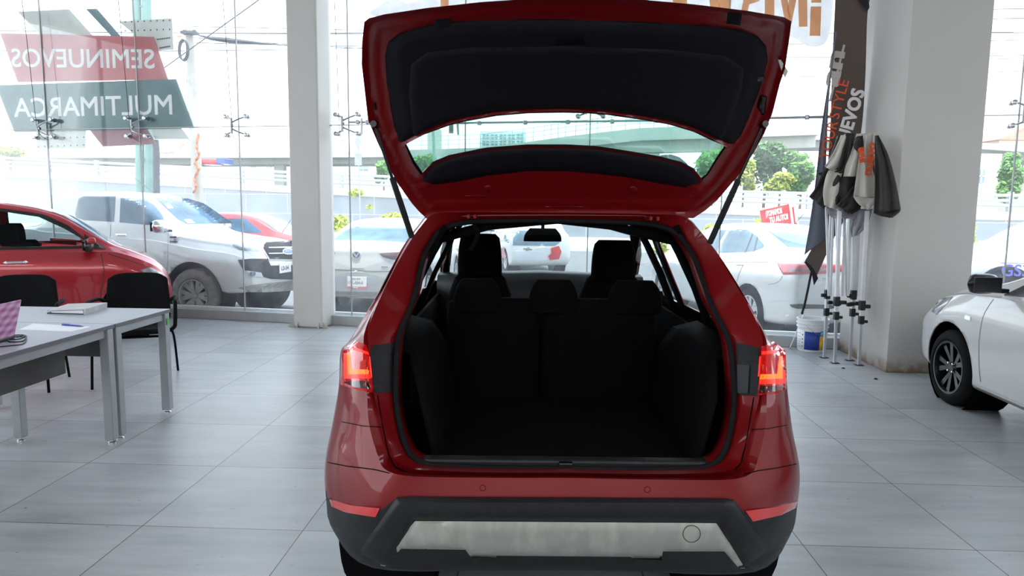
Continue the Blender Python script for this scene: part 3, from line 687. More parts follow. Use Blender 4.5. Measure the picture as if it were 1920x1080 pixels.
def build_suv():
    runs = [([inner, seal], 2), ([seal, outer], 3), ([outer, g], 1), ([g, b1], 1), ([b1, b2, b3, b4, s1, s2, s3, s4, s5, s6, s7, s8, s9], 4)]
    loops = []
    for ls, n in runs:
        cols = [cr([l[i] for l in ls], n) for i in range(17)]; K = len(cols[0])
        for k in range(K if ls is runs[-1][0] else K-1): loops.append([cols[i][k] for i in range(17)])
    full = []
    for l in loops:
        h = [tuple(p) for p in cr(l, 5)]; full.append([(-x, y, z) for x, y, z in h] + [(x, y, z) for x, y, z in reversed(h[1:-1])])
    c = full[-1]
    for t in (.6, .2, .02): full.append([(x*t, y+.01, .53+(z-.53)*t) for x, y, z in c])
    m = MB().grid(full, close=True); return m
sm = build_suv(); SS = Surf(sm.v, sm.f, SUV)
AX = [(.76, .345), (3.33, .345)]      # wheel centres (y, z)
V = sm.v; F = sm.f
for wy, wz in AX:
    R = .375
    ins = set(i for i, p in enumerate(V) if abs(p.x) > .42 and math.hypot(p.y-wy, p.z-wz) < R)
    F = [f for f in F if not all(i in ins for i in f)]
    for i in ins & set(i for f in F for i in f):
        p = V[i]; d = Vector((0, p.y-wy, p.z-wz)); d = d*(R/(d.length or 1)); V[i] = Vector((p.x, wy+d.y, wz+d.z))
WIN = [[(.86, 1.07), (1.02, 1.07), (1.02, 1.30), (.98, 1.33)], [(1.09, 1.05), (1.09, 1.38), (1.15, 1.42), (1.80, 1.43), (1.80, 1.03)], [(1.90, 1.03), (1.90, 1.42), (2.2, 1.40), (2.55, 1.25), (2.9, 1.04)]]
SHIELD = [(-.60, 2.62), (.60, 2.62), (.68, 3.04), (-.68, 3.04)]   # in (x, y) from above; cut between roof and bonnet
C = np.array([[sum(V[i][a] for i in f)/len(f) for a in range(3)] for f in F]); kill = np.zeros(len(F), bool)
for w in WIN: kill |= inside(C[:, 1:], w) & (np.abs(C[:, 0]) > .5)
kill |= inside(C[:, :2], [(-.56, 2.25), (.56, 2.25), (.69, 3.03), (-.69, 3.03)]) & (C[:, 2] > 1.0)
F = [f for f, k in zip(F, kill) if not k]
us = sorted(set(i for f in F for i in f)); mp = {q: k for k, q in enumerate(us)}
b = MB(); b.v = [V[i] for i in us]; b.f = [tuple(mp[i] for i in f) for f in F]
body = b.build('body', 'red_paint', SUV, smooth=35, solid=.008, off=1)
recalc(body); body.data.materials.append(M['interior_dark']); body.modifiers['solid'].material_offset = 1; body.modifiers['solid'].offset = -1
body.data.materials.clear(); [body.data.materials.append(M[q]) for q in ('red_paint', 'interior_dark', 'black_plastic')]
for q in body.data.polygons:
    if q.center.z < .40 or (abs(q.center.x) > .76 and q.center.z < .51 and q.center.y < .8): q.material_index = 2
for w in WIN: 
    for sg in (1, -1): lay(SS, 'side_window', w, ax_rays('x', sg), 'cabin_glass', SUV, .06, off=-.006, thick=.004)
lay(SS, 'windshield', [(-.60, 2.28), (.60, 2.28), (.70, 3.05), (-.70, 3.05)], ax_rays('z', 1), 'cabin_glass', SUV, .06, off=-.008, thick=.005)
for wy, wz in AX:
    for sg in (1, -1):
        q = MB(); q.lathe([(.38, .86), (.38, .5), (.02, .5)], 28, (0, wy, wz), Matrix.Rotation(PI/2*sg, 3, 'Y')); recalc(q.build('wheel_well', 'interior_dark', SUV, smooth=40))
        R = Matrix.Rotation(PI/2*sg, 3, 'Y'); t = MB(); r, h, rim = .338, .105, .225
        t.lathe([(rim, -h*.8), (rim+.02, -h), (r-.04, -h), (r-.012, -h*.82), (r, -h*.6), (r, -h*.40), (r-.01, -h*.38), (r-.01, -h*.32), (r, -h*.3), (r, -h*.05), (r-.01, -h*.03), (r-.01, h*.03), (r, h*.05), (r, h*.3), (r-.01, h*.32), (r-.01, h*.38), (r, h*.40), (r, h*.6), (r-.012, h*.82), (r-.04, h), (rim+.02, h), (rim, h*.85), (rim-.015, 0), (rim-.015, -h*.8)], 56, (.765*sg, wy, r+.002), R)
        wl = recalc(t.build('wheel', 'rubber', SUV, smooth=30))
        q = MB(); q.lathe([(rim, h*.85), (rim-.02, h*.9), (rim-.03, h*.3), (.06, h*.5), (0, h*.55)], 5*8, (.765*sg, wy, r+.002), R); recalc(q.build('rim', 'rim_grey', wl, smooth=30))
# black lower cladding, silver skid plate, reflectors
RY = px_rays(SS)
def sym(poly):       # local (x,z) outline mirrored
    return [(-a, b) for a, b in poly]
def lxz(poly, Y=None):
    out = []
    for x, y in poly:
        o, d = RY((x, y)); h = SS.bvh.ray_cast(o, d)[0]
        out.append((h.x, h.z) if h is not None else None)
    return out
clad = [(612, 934), (640, 952), (700, 968), (743, 934), (900, 934), (1057, 934), (1214, 936), (1372, 938), (1414, 977), (1470, 963), (1499, 938), (1500, 990), (1468, 1044), (1420, 1064), (1390, 1070), (1057, 1068), (720, 1064), (660, 1045), (622, 990)]
o = lay(SS, 'lower_cladding', clad, RY, 'black_plastic', SUV, 7, off=.008, thick=.02, fallback=False)
for P in ([(707, 741), (709, 741), (719, 801), (729, 849), (741, 874), (760, 883), (759, 885), (739, 876), (727, 850), (717, 802)], [(1412, 745), (1414, 745), (1405, 800), (1398, 840), (1391, 868), (1378, 883), (1376, 882), (1389, 867), (1396, 838), (1403, 800)], [(614, 866), (650, 873), (700, 879), (730, 886), (730, 888), (700, 881), (650, 875), (614, 868)], [(1497, 868), (1460, 876), (1420, 882), (1395, 888), (1395, 890), (1420, 884), (1460, 878), (1497, 870)], [(640, 790), (680, 798), (716, 800), (716, 801.5), (680, 799.5), (640, 791.5)], [(1476, 796), (1440, 803), (1404, 805), (1404, 806.5), (1440, 804.5), (1476, 797.5)]):
    lay(SS, 'shut_and_crease_shade', P, RY, 'interior_dark', SUV, 5, off=.0015, thick=.004)  # thin dark strips: real shut edges, plus bumper creases with their shade painted
frame = [(743, 933), (760, 931), (1360, 934), (1378, 938), (1441, 1032), (1402, 1061), (1396, 1062), (1346, 979), (776, 975), (728, 1062), (712, 1058), (672, 1036)]
lay(SS, 'bumper_frame', frame, RY, 'black_plastic', SUV, 8, prof=lambda d: .010+.022*min(1, d/9), thick=.03, off=0)
skid = [(778, 977), (1343, 981), (1368, 1018), (1397, 1066), (1386, 1066), (1358, 1034), (1243, 1034), (1240, 1047), (1186, 1047), (1182, 1044), (932, 1042), (930, 1046), (882, 1044), (873, 1031), (752, 1029), (722, 1062), (713, 1060), (752, 1008)]
lay(SS, 'skid_plate', skid, RY, 'skid_silver', SUV, 9, prof=lambda d: .008+.012*min(1, d/5), thick=.03, off=0)
cc = [(1297+17*math.cos(a*PI/12), 1001+16.5*math.sin(a*PI/12)) for a in range(24)]; c2 = [(1297+15.6*math.cos(a*PI/12), 1001+15.2*math.sin(a*PI/12)) for a in range(24)]
lay(SS, 'tow_cover_ring', cc, RY, 'ink_black', SUV, 3, off=.0215, thick=.003, holes=[c2])
for P in ([(882, 1045), (932, 1047), (930, 1058), (885, 1056)], [(1186, 1048), (1242, 1050), (1236, 1060), (1188, 1058)]):
    lay(SS, 'underbody_block', P, RY, 'black_plastic', SUV, 6, off=.03, thick=.06)
lay(SS, 'reflector', [(617, 936), (660, 948), (712, 953), (704, 970), (648, 961), (622, 950)], RY, 'reflector_red', SUV, 5, off=.010, thick=.03)
lay(SS, 'reflector', [(1496, 940), (1455, 951), (1398, 958), (1412, 978), (1465, 966), (1492, 953)], RY, 'reflector_red', SUV, 5, off=.010, thick=.03)
for cx_, cy_ in ((905, 915), (1214, 918)):
    lay(SS, 'parking_sensor', [(cx_+6*math.cos(a*PI/8), cy_+6*math.sin(a*PI/8)) for a in range(16)], RY, 'interior_dark', SUV, 2, off=.0012, thick=.003, holes=[[(cx_+5*math.cos(a*PI/8), cy_+5*math.sin(a*PI/8)) for a in range(16)]])
# tail lamps
def lamp(sg, P, glow, inn, smoke, join):
    o = lay(SS, 'tail_lamp', P, RY, 'lamp_red', SUV, 5, prof=lambda d: .004+.016*min(1, d/8), thick=.03, off=0)
    lay(SS, 'light_guide', glow, RY, 'lamp_glow', o, 4, off=.021, thick=.004); lay(SS, 'light_guide', inn, RY, 'lamp_glow_red', o, 4, off=.0207, thick=.004)
    lay(SS, 'smoked_lens', smoke, RY, 'lamp_smoke', o, 4, off=.0205, thick=.004)
    for j in join: lay(SS, 'lens_edge', j, RY, 'lamp_glow_red', o, 4, off=.0212, thick=.004)
lamp(-1, [(641, 655), (662, 637), (688, 647), (692, 662), (699, 736), (665, 730), (638, 721), (639, 672)],
     [(650, 662), (656, 659), (659, 692), (690, 693), (692, 701), (652, 702)], [(644, 662), (650, 662), (652, 702), (693, 701), (695, 710), (645, 710)],
     [(642, 716), (690, 713), (695, 730), (664, 726)], [[(661, 650), (690, 660), (692, 665), (662, 656)], [(692, 668), (694, 668), (698, 708), (695, 708)]])
lamp(1, [(1428, 650), (1450, 640), (1473, 657), (1475, 700), (1474, 730), (1455, 738), (1420, 741), (1425, 700)],
     [(1462, 664), (1467, 667), (1468, 710), (1424, 711), (1426, 702), (1457, 701)], [(1467, 667), (1472, 670), (1473, 719), (1424, 720), (1424, 711), (1468, 710)],
     [(1425, 722), (1472, 724), (1460, 733), (1422, 738)], [[(1428, 659), (1457, 656), (1457, 662), (1428, 665)], [(1424, 668), (1427, 668), (1424, 706), (1421, 706)]])
# black latch pillars beside the lamps
lay(SS, 'latch_pillar', [(697, 648), (742, 642), (737, 735), (703, 737), (694, 668)], RY, 'black_plastic', SUV, 6, off=.004, thick=.02)
lay(SS, 'latch_pillar', [(1380, 642), (1424, 652), (1421, 742), (1378, 740)], RY, 'black_plastic', SUV, 6, off=.004, thick=.02)
lay(SS, 'grey_buffer', [(1382, 683), (1405, 685), (1402, 738), (1380, 736)], RY, 'dash_plastic', SUV, 6, off=.012, thick=.02)
# rubber seal round the opening
q = MB(); pts = [p for p in cr(seal, 4)]; ring = [Vector((-p.x*.985, p.y-.012, p.z)) for p in pts]+[Vector((p.x*.985, p.y-.012, p.z)) for p in reversed(pts[1:-1])]
ring.append(ring[0]); q.tube(ring, .011, 8, caps=False); q.build('door_seal', 'rubber', SUV, smooth=60)
# cargo bay, seats, cabin
cb = MB()
fl = [(-.50, .24), (.50, .24), (.50, 1.25), (-.50, 1.25)]
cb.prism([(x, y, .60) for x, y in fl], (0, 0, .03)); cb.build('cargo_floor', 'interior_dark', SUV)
MB().box((0, .225, .655), (1.02, .05, .055)).build('sill_trim', 'black_plastic', SUV, bevel=.01)
MB().box((.0, .195, .668), (.05, .03, .022)).build('tailgate_striker', 'gloss_black', SUV, bevel=.004)
for sg in (-1, 1):
    rows = []
    for k in range(8):
        y = .26+.95*k/7; rows.append([(sg*x, y + (.0 if z < 1 else .22*(1-k/7)), z) for x, z in ((.47, .62), (.50, .75), (.53, .9), (.60, 1.0), (.72, 1.03))])
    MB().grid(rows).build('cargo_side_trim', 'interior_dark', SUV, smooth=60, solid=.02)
    # inner pillar trims between the windows
    for (y0, y1) in ((.80, .90), (1.0, 1.10), (1.78, 1.92)):
        MB().grid([[(sg*(x-.045), y0, z) for x, z in ((.78, 1.0), (.70, 1.2), (.62, 1.36), (.54, 1.5))], [(sg*(x-.045), y1, z) for x, z in ((.78, 1.0), (.70, 1.2), (.62, 1.36), (.54, 1.5))]]).build('pillar_trim', 'interior_dark', SUV, smooth=60, solid=.02)
    MB().grid([[(sg*.72, y, z) for z in (.35, .7, .98)] for y in (1.2, 2.0, 3.0)]).build('door_trim', 'interior_dark', SUV, solid=.02)
    MB().tube([(sg*.59, 2.30, 1.42), (sg*.66, 2.62, 1.26), (sg*.70, 3.0, 1.02)], .035, 8).build('front_pillar', 'interior_dark', SUV, smooth=60)
MB().grid([[(x, y, 1.535-.12*(x/.6)**2) for x in (-.52, -.3, 0, .3, .52)] for y in (.88, 1.3, 1.9, 2.25)]).build('headliner', 'interior_dark', SUV, smooth=60, solid=.03)
MB().box((0, 1.9, .25), (1.5, 2.4, .06)).build('cabin_floor', 'interior_dark', SUV)
def seat_back(w, h, t, lean, top=.8):
    rows = []; n = 22
    for i in range(9):
        f = i/8; z = h*f; k = lerp(1, top, f**3); rr = []
        for j in range(n):
            a = 2*PI*j/n; cx = math.cos(a); sx = math.sin(a); rr.append((w/2*k*math.copysign(abs(cx)**.5, cx), t/2*math.copysign(abs(sx)**.6, sx)*(1 if f < .9 else .7)+lean*z, z))
        rows.append(rr)
    rows.append([(x*.8, lean*h+(y-lean*h)*.5, h+.025) for x, y, z in rows[-1]])
    m = MB().grid(rows, close=True); m.f.append(tuple(range(9*n, 10*n))); m.f.append(tuple(reversed(range(n)))); return m
def placed(m, d): m.v = [Vector(p)+Vector(d) for p in m.v]; return m
rs = empty('rear_seat', (0, 0, 0)); rs.parent = SUV
for x0, x1 in ((-.52, -.06), (-.05, .52)):
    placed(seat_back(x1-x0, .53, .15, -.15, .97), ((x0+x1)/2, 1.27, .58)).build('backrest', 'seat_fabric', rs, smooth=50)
for x, w in ((-.365, .235), (.005, .245), (.40, .265)):
    h = placed(seat_back(w, .13, .11, -.05, .8), (x, 1.17, 1.075)); recalc(h.build('headrest', 'seat_fabric', rs, smooth=50))
MB().box((0, 1.5, .45), (1.04, .5, .2)).build('cushion', 'seat_fabric', rs, bevel=.05, bseg=3)
MB().box((-.33, 1.15, .98), (.05, .02, .05)).build('seat_latch', 'gloss_black', rs, bevel=.005)
MB().box((.36, 1.15, .98), (.05, .02, .05)).build('seat_latch', 'gloss_black', rs, bevel=.005)
for x in (-.395, .42):
    fs = empty('front_seat', (x, 0, 0)); fs.parent = SUV
    bt = seat_back(.50, .645, .16, -.18, .62); recalc(placed(bt, (0, 2.22, .50)).build('backrest', 'seat_fabric', fs, smooth=50))
    recalc(placed(seat_back(.27, .225, .11, -.05, .88), (0, 2.06, 1.165 if x < 0 else 1.135)).build('headrest', 'seat_fabric', fs, smooth=50))
    for q in (-.065, .065): MB().tube([(q, 2.08, 1.10), (q, 2.06, 1.19)], .008, 8).build('headrest_post', 'chrome', fs, smooth=40)
    MB().box((0, 2.45, .42), (.5, .5, .2)).build('cushion', 'seat_fabric', fs, bevel=.05, bseg=3)
rows = [[(x, y, z-.03*abs(x)) for x in (-.72, -.4, 0, .4, .72)] for y, z in ((2.62, .72), (2.62, 1.06), (2.68, 1.12), (2.8, 1.13), (2.93, 1.09), (3.04, 1.03))]
recalc(MB().grid(rows).build('dashboard', 'dash_plastic', SUV, smooth=60, solid=.03))
rows = []
for i in range(25): a = 2*PI*i/24; rows.append((-.395+.185*math.cos(a), 2.50-.05*math.sin(a), .90+.18*math.sin(a)))
MB().tube(rows, .015, 8, caps=False).build('steering_wheel', 'black_plastic', SUV, smooth=60)
mr = recalc(placed(seat_back(.26, .065, .04, 0, .85), (.01, 2.62, 1.345)).build('rear_view_mirror', 'interior_dark', SUV, smooth=50))
MB().tube([(.01, 2.63, 1.40), (.01, 2.60, 1.47)], .012, 8).build('mirror_stem', 'black_plastic', mr, smooth=40)
# harness tube under the hinge
MB().tube(cr([A(818, 398, 2.98)[:0] or (-.37, .80, 1.50), (-.345, .80, 1.47), (-.36, .80, 1.42), (-.38, .79, 1.39)], 5), .010, 8).build('harness_tube', 'interior_dark', SUV, smooth=40)
for px_ in (880, 892, 1215, 1228):
    x = at(px_, 404, 2.97).x-X0; MB().box((x, .76, 1.535), (.014, .12, .02)).build('hinge', 'red_paint', SUV, bevel=.006)
# ---- tailgate
PR = [(3.06, 1.50), (3.02, 1.535), (2.88, 1.66), (2.70, 1.82), (2.50, 1.975), (2.36, 2.06), (2.22, 2.13), (2.06, 2.18), (1.94, 2.20)]
pr = cr([(a, b, 0) for a, b in PR], 5); rows = []
for q in pr:
    v = max(0, min(1, (3.06-q.x)/1.0)); rows.append([(X0+x, q.x+.22*v*(x/.65)**2*.6, q.y-.05*v*(x/.65)**2) for x in np.linspace(-1.1, 1.1, 23)])
tm = MB().grid(rows); TG = empty('tailgate', (0, .85, 1.52)); TG.parent = SUV
TI = rootmat(TG).inverted(); TS = Surf([TI @ Vector(p) for p in tm.v], tm.f, TG); TR = px_rays(TS)
SIL = [(683, 41), (692, 34), (720, 27), (800, 15), (900, 4), (1000, -3), (1085, -5), (1200, -1), (1300, 8), (1400, 20), (1470, 32), (1484, 40), (1480, 74), (1472, 128), (1462, 158), (1449, 210), (1433, 250), (1410, 292), (1383, 331), (1345, 375), (1322, 395), (1300, 409), (1200, 405), (1057, 404), (900, 405), (797, 407), (785, 396), (772, 381), (745, 343), (729, 312), (710, 272), (690, 225), (683, 163), (678, 120), (679, 78)]
WINP = [(759, 272), (795, 250), (842, 233), (869, 226), (931, 215), (990, 210), (1057, 209), (1100, 210), (1138, 213), (1208, 223), (1254, 231), (1301, 245), (1332, 259), (1362, 275), (1348, 295), (1328, 327), (1317, 337), (1301, 319), (1278, 307), (1235, 296), (1177, 286), (1118, 277), (1060, 274), (990, 274), (912, 280), (842, 294), (811, 307), (789, 328), (774, 307)]
def rim(d): return -.030+.030*math.exp(-(d/7)**2) + .012*max(0, 1-abs(d-22)/8)
lay(TS, 'frame', SIL, TR, 'red_paint', TG, 7, prof=rim, thick=.055, off=0, holes=[pxs(WINP, 1)], smooth=55)
lay(TS, 'outer_skin', [(a+(1083-a)*.012, b+(200-b)*.012) for a, b in SIL], TR, 'red_paint', TG, 14, off=-.05, thick=.012, holes=[WINP])
TRIM = [(800, 46), (873, 38), (980, 35), (1060, 35), (1215, 40), (1332, 47), (1390, 55), (1422, 67), (1438, 86), (1441, 113), (1429, 160), (1410, 210), (1392, 252), (1381, 271), (1364, 275), (1332, 259), (1301, 244), (1254, 230), (1208, 222), (1138, 212), (1100, 209), (1057, 208), (990, 209), (931, 214), (869, 225), (842, 232), (795, 249), (759, 271), (745, 268), (735, 225), (724, 155), (720, 105), (727, 78), (749, 61)]
def tp(d): return -.034+.042*min(1, (d/24))**.6
TRIM = [(a, b+(3.5 if k in range(15, 27) else 0)) for k, (a, b) in enumerate(TRIM)]
lay(TS, 'trim_panel', TRIM, TR, 'trim_dark', TG, 6, prof=tp, thick=.02, off=-.02, smooth=60)
TRIM2 = [(770, 120), (800, 98), (880, 88), (1060, 86), (1250, 92), (1360, 104), (1396, 128), (1392, 165), (1368, 240), (1352, 262), (1301, 236), (1208, 214), (1057, 200), (931, 206), (842, 224), (775, 255), (765, 180)]
lay(TS, 'trim_inset', TRIM2, TR, 'trim_dark', TG, 7, prof=lambda d: .006+.014*min(1, d/6), thick=.01, off=0, smooth=60)
HND = [(1046, 72), (1094, 72), (1098, 84), (1042, 84)]
lay(TS, 'pull_handle', HND, TR, 'gloss_black', TG, 5, off=.012, thick=.01)
BAND = [(789, 328), (811, 307), (842, 294), (912, 280), (990, 274), (1060, 274), (1118, 277), (1177, 286), (1235, 296), (1278, 307), (1301, 319), (1317, 337), (1309, 346), (1285, 352), (1235, 344), (1177, 333), (1118, 326), (1060, 321), (990, 321), (912, 330), (858, 341), (807, 347), (792, 340)]
BAND = [(a, b-(3.5 if 0 < k < 11 else 0)) for k, (a, b) in enumerate(BAND)]
lay(TS, 'upper_trim', BAND, TR, 'trim_dark', TG, 6, prof=lambda d: -.03+.035*min(1, d/14)**.6, thick=.02, off=-.02, smooth=60)
WX = [(a+(a-1060)*.03, b+(b-275)*.08) for a, b in WINP]
lay(TS, 'rear_glass', WX, TR, 'hatch_glass', TG, 16, off=-.046, thick=.004)
SEAL = [(757, 272), (762, 270), (778, 303), (794, 326), (788, 331), (770, 310)]
lay(TS, 'glass_seal', SEAL, TR, 'rubber', TG, 5, off=-.026, thick=.02)
lay(TS, 'glass_seal', [(1364, 276), (1358, 274), (1343, 296), (1325, 326), (1314, 334), (1320, 340), (1334, 328), (1352, 298)], TR, 'rubber', TG, 5, off=-.026, thick=.02)
for c_ in ((915, 354), (1187, 356)):
    lay(TS, 'plug', [(c_[0]+8*math.cos(a*PI/8), c_[1]+7*math.sin(a*PI/8)) for a in range(16)], TR, 'red_paint', TG, 3, prof=lambda d: -.028+.006*min(1, d/3), thick=.01, off=-.03)
for P in ([(815, 37), (845, 33), (848, 60), (818, 62)], [(1365, 18), (1392, 22), (1388, 48), (1362, 44)]):
    lay(TS, 'buffer', P, TR, 'rubber', TG, 5, prof=lambda d: -.02+.012*min(1, d/5), thick=.02, off=-.02)
# pressed creases near the hinges
for P in ([(850, 382), (950, 378), (1057, 386), (1160, 379), (1260, 384), (1262, 389), (1160, 385), (1057, 393), (950, 385), (850, 388)], [(803, 362), (900, 366), (1057, 368), (1200, 368), (1296, 366), (1296, 370), (1200, 373), (1057, 373), (900, 371), (803, 367)]):
    lay(TS, 'crease', P, TR, 'red_paint', TG, 4, prof=lambda d: -.034+.014*min(1, d/3), thick=.01, off=-.03, smooth=60)
for P in ([(1408, 146), (1420, 138), (1436, 142), (1434, 152), (1418, 158)], [(1425, 176), (1440, 178), (1436, 214), (1428, 220), (1418, 200)], [(697, 192), (706, 190), (710, 206), (700, 208)]):
    lay(TS, 'lamp_socket', P, TR, 'gloss_black', TG, 4, prof=lambda d: -.03+.022*min(1, d/4), thick=.02, off=-.03)
# pale stickers on the inner edge
for P in ([(1461, 112), (1466, 112), (1480, 134), (1474, 146), (1468, 135)], ):
    lay(TS, 'edge_sticker', [(a-2, b) for a, b in P], TR, 'sticker_white', TG, 4, off=-.012, thick=.004)
# gas struts (part of the car)
def on_gate(x, y):
    o, d = TR((x, y)); h = TS.bvh.ray_cast(o, d)[0]; w = rootmat(TG) @ (h-d*.0+d*.015); return w
def strut(a, b, c, d):
    A0 = on_gate(a[0], a[1]); D0 = at(*d); sg = 1 if a[0] > 1000 else -1
    def along(x, y):   # the point of the straight strut seen at this height
        best = min((k/200 for k in range(201)), key=lambda t: abs((lambda P: 540-FPX*((P-EYEV).dot(CU))/((P-EYEV).dot(FW)))(A0.lerp(D0, t))-y)); return A0.lerp(D0, best)
    B0, C0 = along(b[0], b[1]), along(c[0], c[1])
    q = MB().tube([A0, B0], .006, 8).build('strut_rod', 'gloss_black', SUV, world=True, smooth=40)
    q2 = MB().tube([B0, C0, D0], [.0115, .0125, .0125], 12).build('gas_strut', 'black_plastic', SUV, world=True, smooth=40)
    MB().lathe([(0, .02), (.012, .02), (.016, 0), (.012, -.02), (0, -.02)], 12, A0, Matrix.Rotation(PI/2, 3, 'X')).build('ball_joint', 'gloss_black', q, world=True, smooth=40)
strut((702, 233, 2.50), (734, 334, 2.66), (745, 372, 2.74), (772, 444, 2.90))
strut((1432, 233, 2.50), (1380, 338, 2.66), (1366, 368, 2.74), (1331, 455, 2.90))
# ---------------------------------------------------------------- desks and chairs on the left
DU = Vector((math.cos(.04), -math.sin(.04), 0)); DV = Vector((math.sin(.04), math.cos(.04), 0)); DC = Vector((-2.60, 4.52, 0)); DZ = .79
def desk(label, u0, u1, v0, v1, legs, panel):
    r = empty('desk', DC + DU*u1 + DV*(v0 if v0 > -.5 else v1), -.04, label, 'desk', 'grey office desks pushed together')
    du = lambda u: u-u1; dv = lambda v: v-(v0 if v0 > -.5 else v1)
    def bx(name, a0, a1, b0, b1, z0, z1, m, bev=.003, par=r):
        return MB().box(((du(a0)+du(a1))/2, (dv(b0)+dv(b1))/2, (z0+z1)/2), (abs(a1-a0), abs(b1-b0), z1-z0)).build(name, m, par, bevel=bev)
    t = bx('tabletop', u0, u1, v0, v1, DZ-.003, DZ, 'desk_top', .001)
    bx('edge_band', u0+.0005, u1-.0005, v0+.0005, v1-.0005, DZ-.027, DZ-.0031, 'desk_edge', .001, t)
    for (lu, lv) in legs:
        o = bx('leg', lu-.03, lu+.03, lv-.03, lv+.03, .025, DZ-.028, 'desk_metal', .004)
        MB().lathe([(0, 0), (.024, 0), (.024, .008), (.012, .012), (.012, .026)], 16, (du(lu), dv(lv), 0)).build('levelling_foot', 'chrome', o, smooth=40)
    for (a0, a1, b0, b1) in ((u0+.04, u1-.03, v0+.02, v0+.05), (u0+.04, u1-.03, v1-.05, v1-.02), (u0+.02, u0+.05, v0+.03, v1-.03), (u1-.05, u1-.02, v0+.03, v1-.03)):
        bx('beam', a0, a1, b0, b1, DZ-.080, DZ-.030, 'desk_metal', .003)
    if panel: bx('modesty_panel', *panel, 'desk_panel', .002)
    return r, bx
d1, _ = desk('grey desk nearest the camera, with the pink plaid laptop and blue pen on it', -.69, 0, -1.35, -.004, [(-.035, -.045), (-.655, -.045), (-.035, -1.3), (-.655, -1.3)], (-.35, -.33, -1.2, -.03, .46, DZ-.08))
d2, bx2 = desk('grey desk behind, standing crosswise, with the grey binder on it', -1.42, 0, .004, .69, [(-.035, .045), (-.035, .65), (-1.38, .045), (-1.38, .65)], None)
bx2('modesty_panel', -1.3, -.17, .30, .318, .50, DZ-.08, 'binder_black', .002)
MB().box((-.001, .65, .70), (.002, .035, .05)).build('green_sticker', 'sticker_green', d2)
# on the desks
def dp(x, y, z=DZ): return gp(x, y, z)
r = empty('laptop', dp(30, 640), 0, 'small laptop with pink plaid lid at the left picture edge', 'laptop')
a, b, c, d = dp(26, 628, DZ+.02), at(-70, 650, 4.05), at(-70, 606, 4.12), at(42, 560, dp(26, 628).y+.06)
p0 = dp(28, 629, DZ+.018); p1 = dp(-75, 660, DZ+.018); up = Vector((.012, .07, .245))
up = Vector(at(41, 562, p0.y+.05))-p0
lid = MB(); n_ = (p1-p0).cross(up).normalized(); rows = []
for th in (0, .012): rows.append([p0+n_*th, p0+up+n_*th, p1+up+n_*th, p1+n_*th])
lid.prism(rows[0], n_*.012); recalc(lid.build('lid', 'pink_plaid', r, world=True, bevel=.005, bseg=3))
bd = (p1-p0).normalized(); bk = Vector((-bd.y, bd.x, 0));
bk = (bk if bk.y > 0 else -bk); p1 = p0.lerp(p1, 1)
o = MB(); o.prism([p0-Vector((0, 0, .016)), p1-Vector((0, 0, .016)), p1+Vector((-.16, .10, -.016)), p0+Vector((-.16, .10, -.016))], (0, 0, .018)); recalc(o.build('keyboard_base', 'binder_black', r, world=True, bevel=.004))
tag(MB().tube(cr([dp(x, y, DZ+.004) for x, y in ((33, 632), (40, 628), (46, 630), (33, 636), (5, 634), (-10, 640), (15, 630), (44, 628), (49, 633), (40, 640), (16, 640), (22, 632), (48, 632), (44, 644), (20, 648), (-25, 652))], 6), .0034, 6).build('charger_cable', 'cable_black', smooth=60), 'black charger cable lying in loops on the desk beside the pink laptop', 'cable')
r = empty('binder', dp(150, 583), 0, 'grey and white binder lying on the far desk, black inside', 'binder')
q = [dp(88, 588), dp(160, 590), dp(201, 577), dp(128, 575)]
t0 = .006; t1 = .035
MB().add([q[0], q[1], q[2], q[3]]+[p+Vector((0, 0, t0)) for p in q], [(3, 2, 1, 0), (4, 5, 6, 7), (0, 1, 5, 4), (1, 2, 6, 5), (2, 3, 7, 6), (3, 0, 4, 7)]).build('back_cover', 'binder_black', r, world=True)
hi = [q[0]+Vector((0, 0, .018)), q[1]+Vector((0, 0, t1)), q[2]+Vector((0, 0, t1)), q[3]+Vector((0, 0, .018))]
MB().add(hi+[p+Vector((0, 0, .005)) for p in hi], [(3, 2, 1, 0), (4, 5, 6, 7), (0, 1, 5, 4), (1, 2, 6, 5), (2, 3, 7, 6), (3, 0, 4, 7)]).build('front_cover', 'binder_grey', r, world=True)
e = (q[2]-q[1]); MB().prism([q[1], q[1]+Vector((.004, -.002, t1+.005)), q[2]+Vector((.004, -.002, t1+.005)), q[2]], Vector((-.012, 0, 0))).build('spine', 'binder_grey', r, world=True)
s_ = [q[0].lerp(q[1], .1), q[0].lerp(q[1], .93), q[3].lerp(q[2], .93), q[3].lerp(q[2], .1)]
MB().add([p+Vector((0, .008, t0)) for p in s_]+[s_[0]+Vector((0, .008, .017)), s_[1]+Vector((0, .008, .030)), s_[2]+Vector((0, 0, .030)), s_[3]+Vector((0, 0, .017))], [(3, 2, 1, 0), (4, 5, 6, 7), (0, 1, 5, 4), (1, 2, 6, 5), (2, 3, 7, 6), (3, 0, 4, 7)]).build('sheets', 'paper', r, world=True)
q = [dp(36, 618), dp(133, 622), dp(172, 613), dp(62, 607)]
tag(MB().prism(q, (0, 0, .0015)).build('paper_sheet', 'paper'), 'white sheet of paper lying under the blue pen on the near desk', 'paper')
r = empty('pen', dp(137, 612), 0, 'blue ballpoint pen lying on the white sheet', 'pen')
a, b = dp(116, 608.5, DZ+.007), dp(158, 612, DZ+.005)
MB().tube([a, a.lerp(b, .1), a.lerp(b, .75), b.lerp(a, .08), b], [.004, .0058, .0055, .002, .0008], 10).build('barrel', 'pen_blue', r, world=True, smooth=50)
MB().bar(a+Vector((0, 0, .007)), a.lerp(b, .35)+Vector((0, 0, .007)), .003, .0015).build('clip', 'pen_blue', r, world=True)
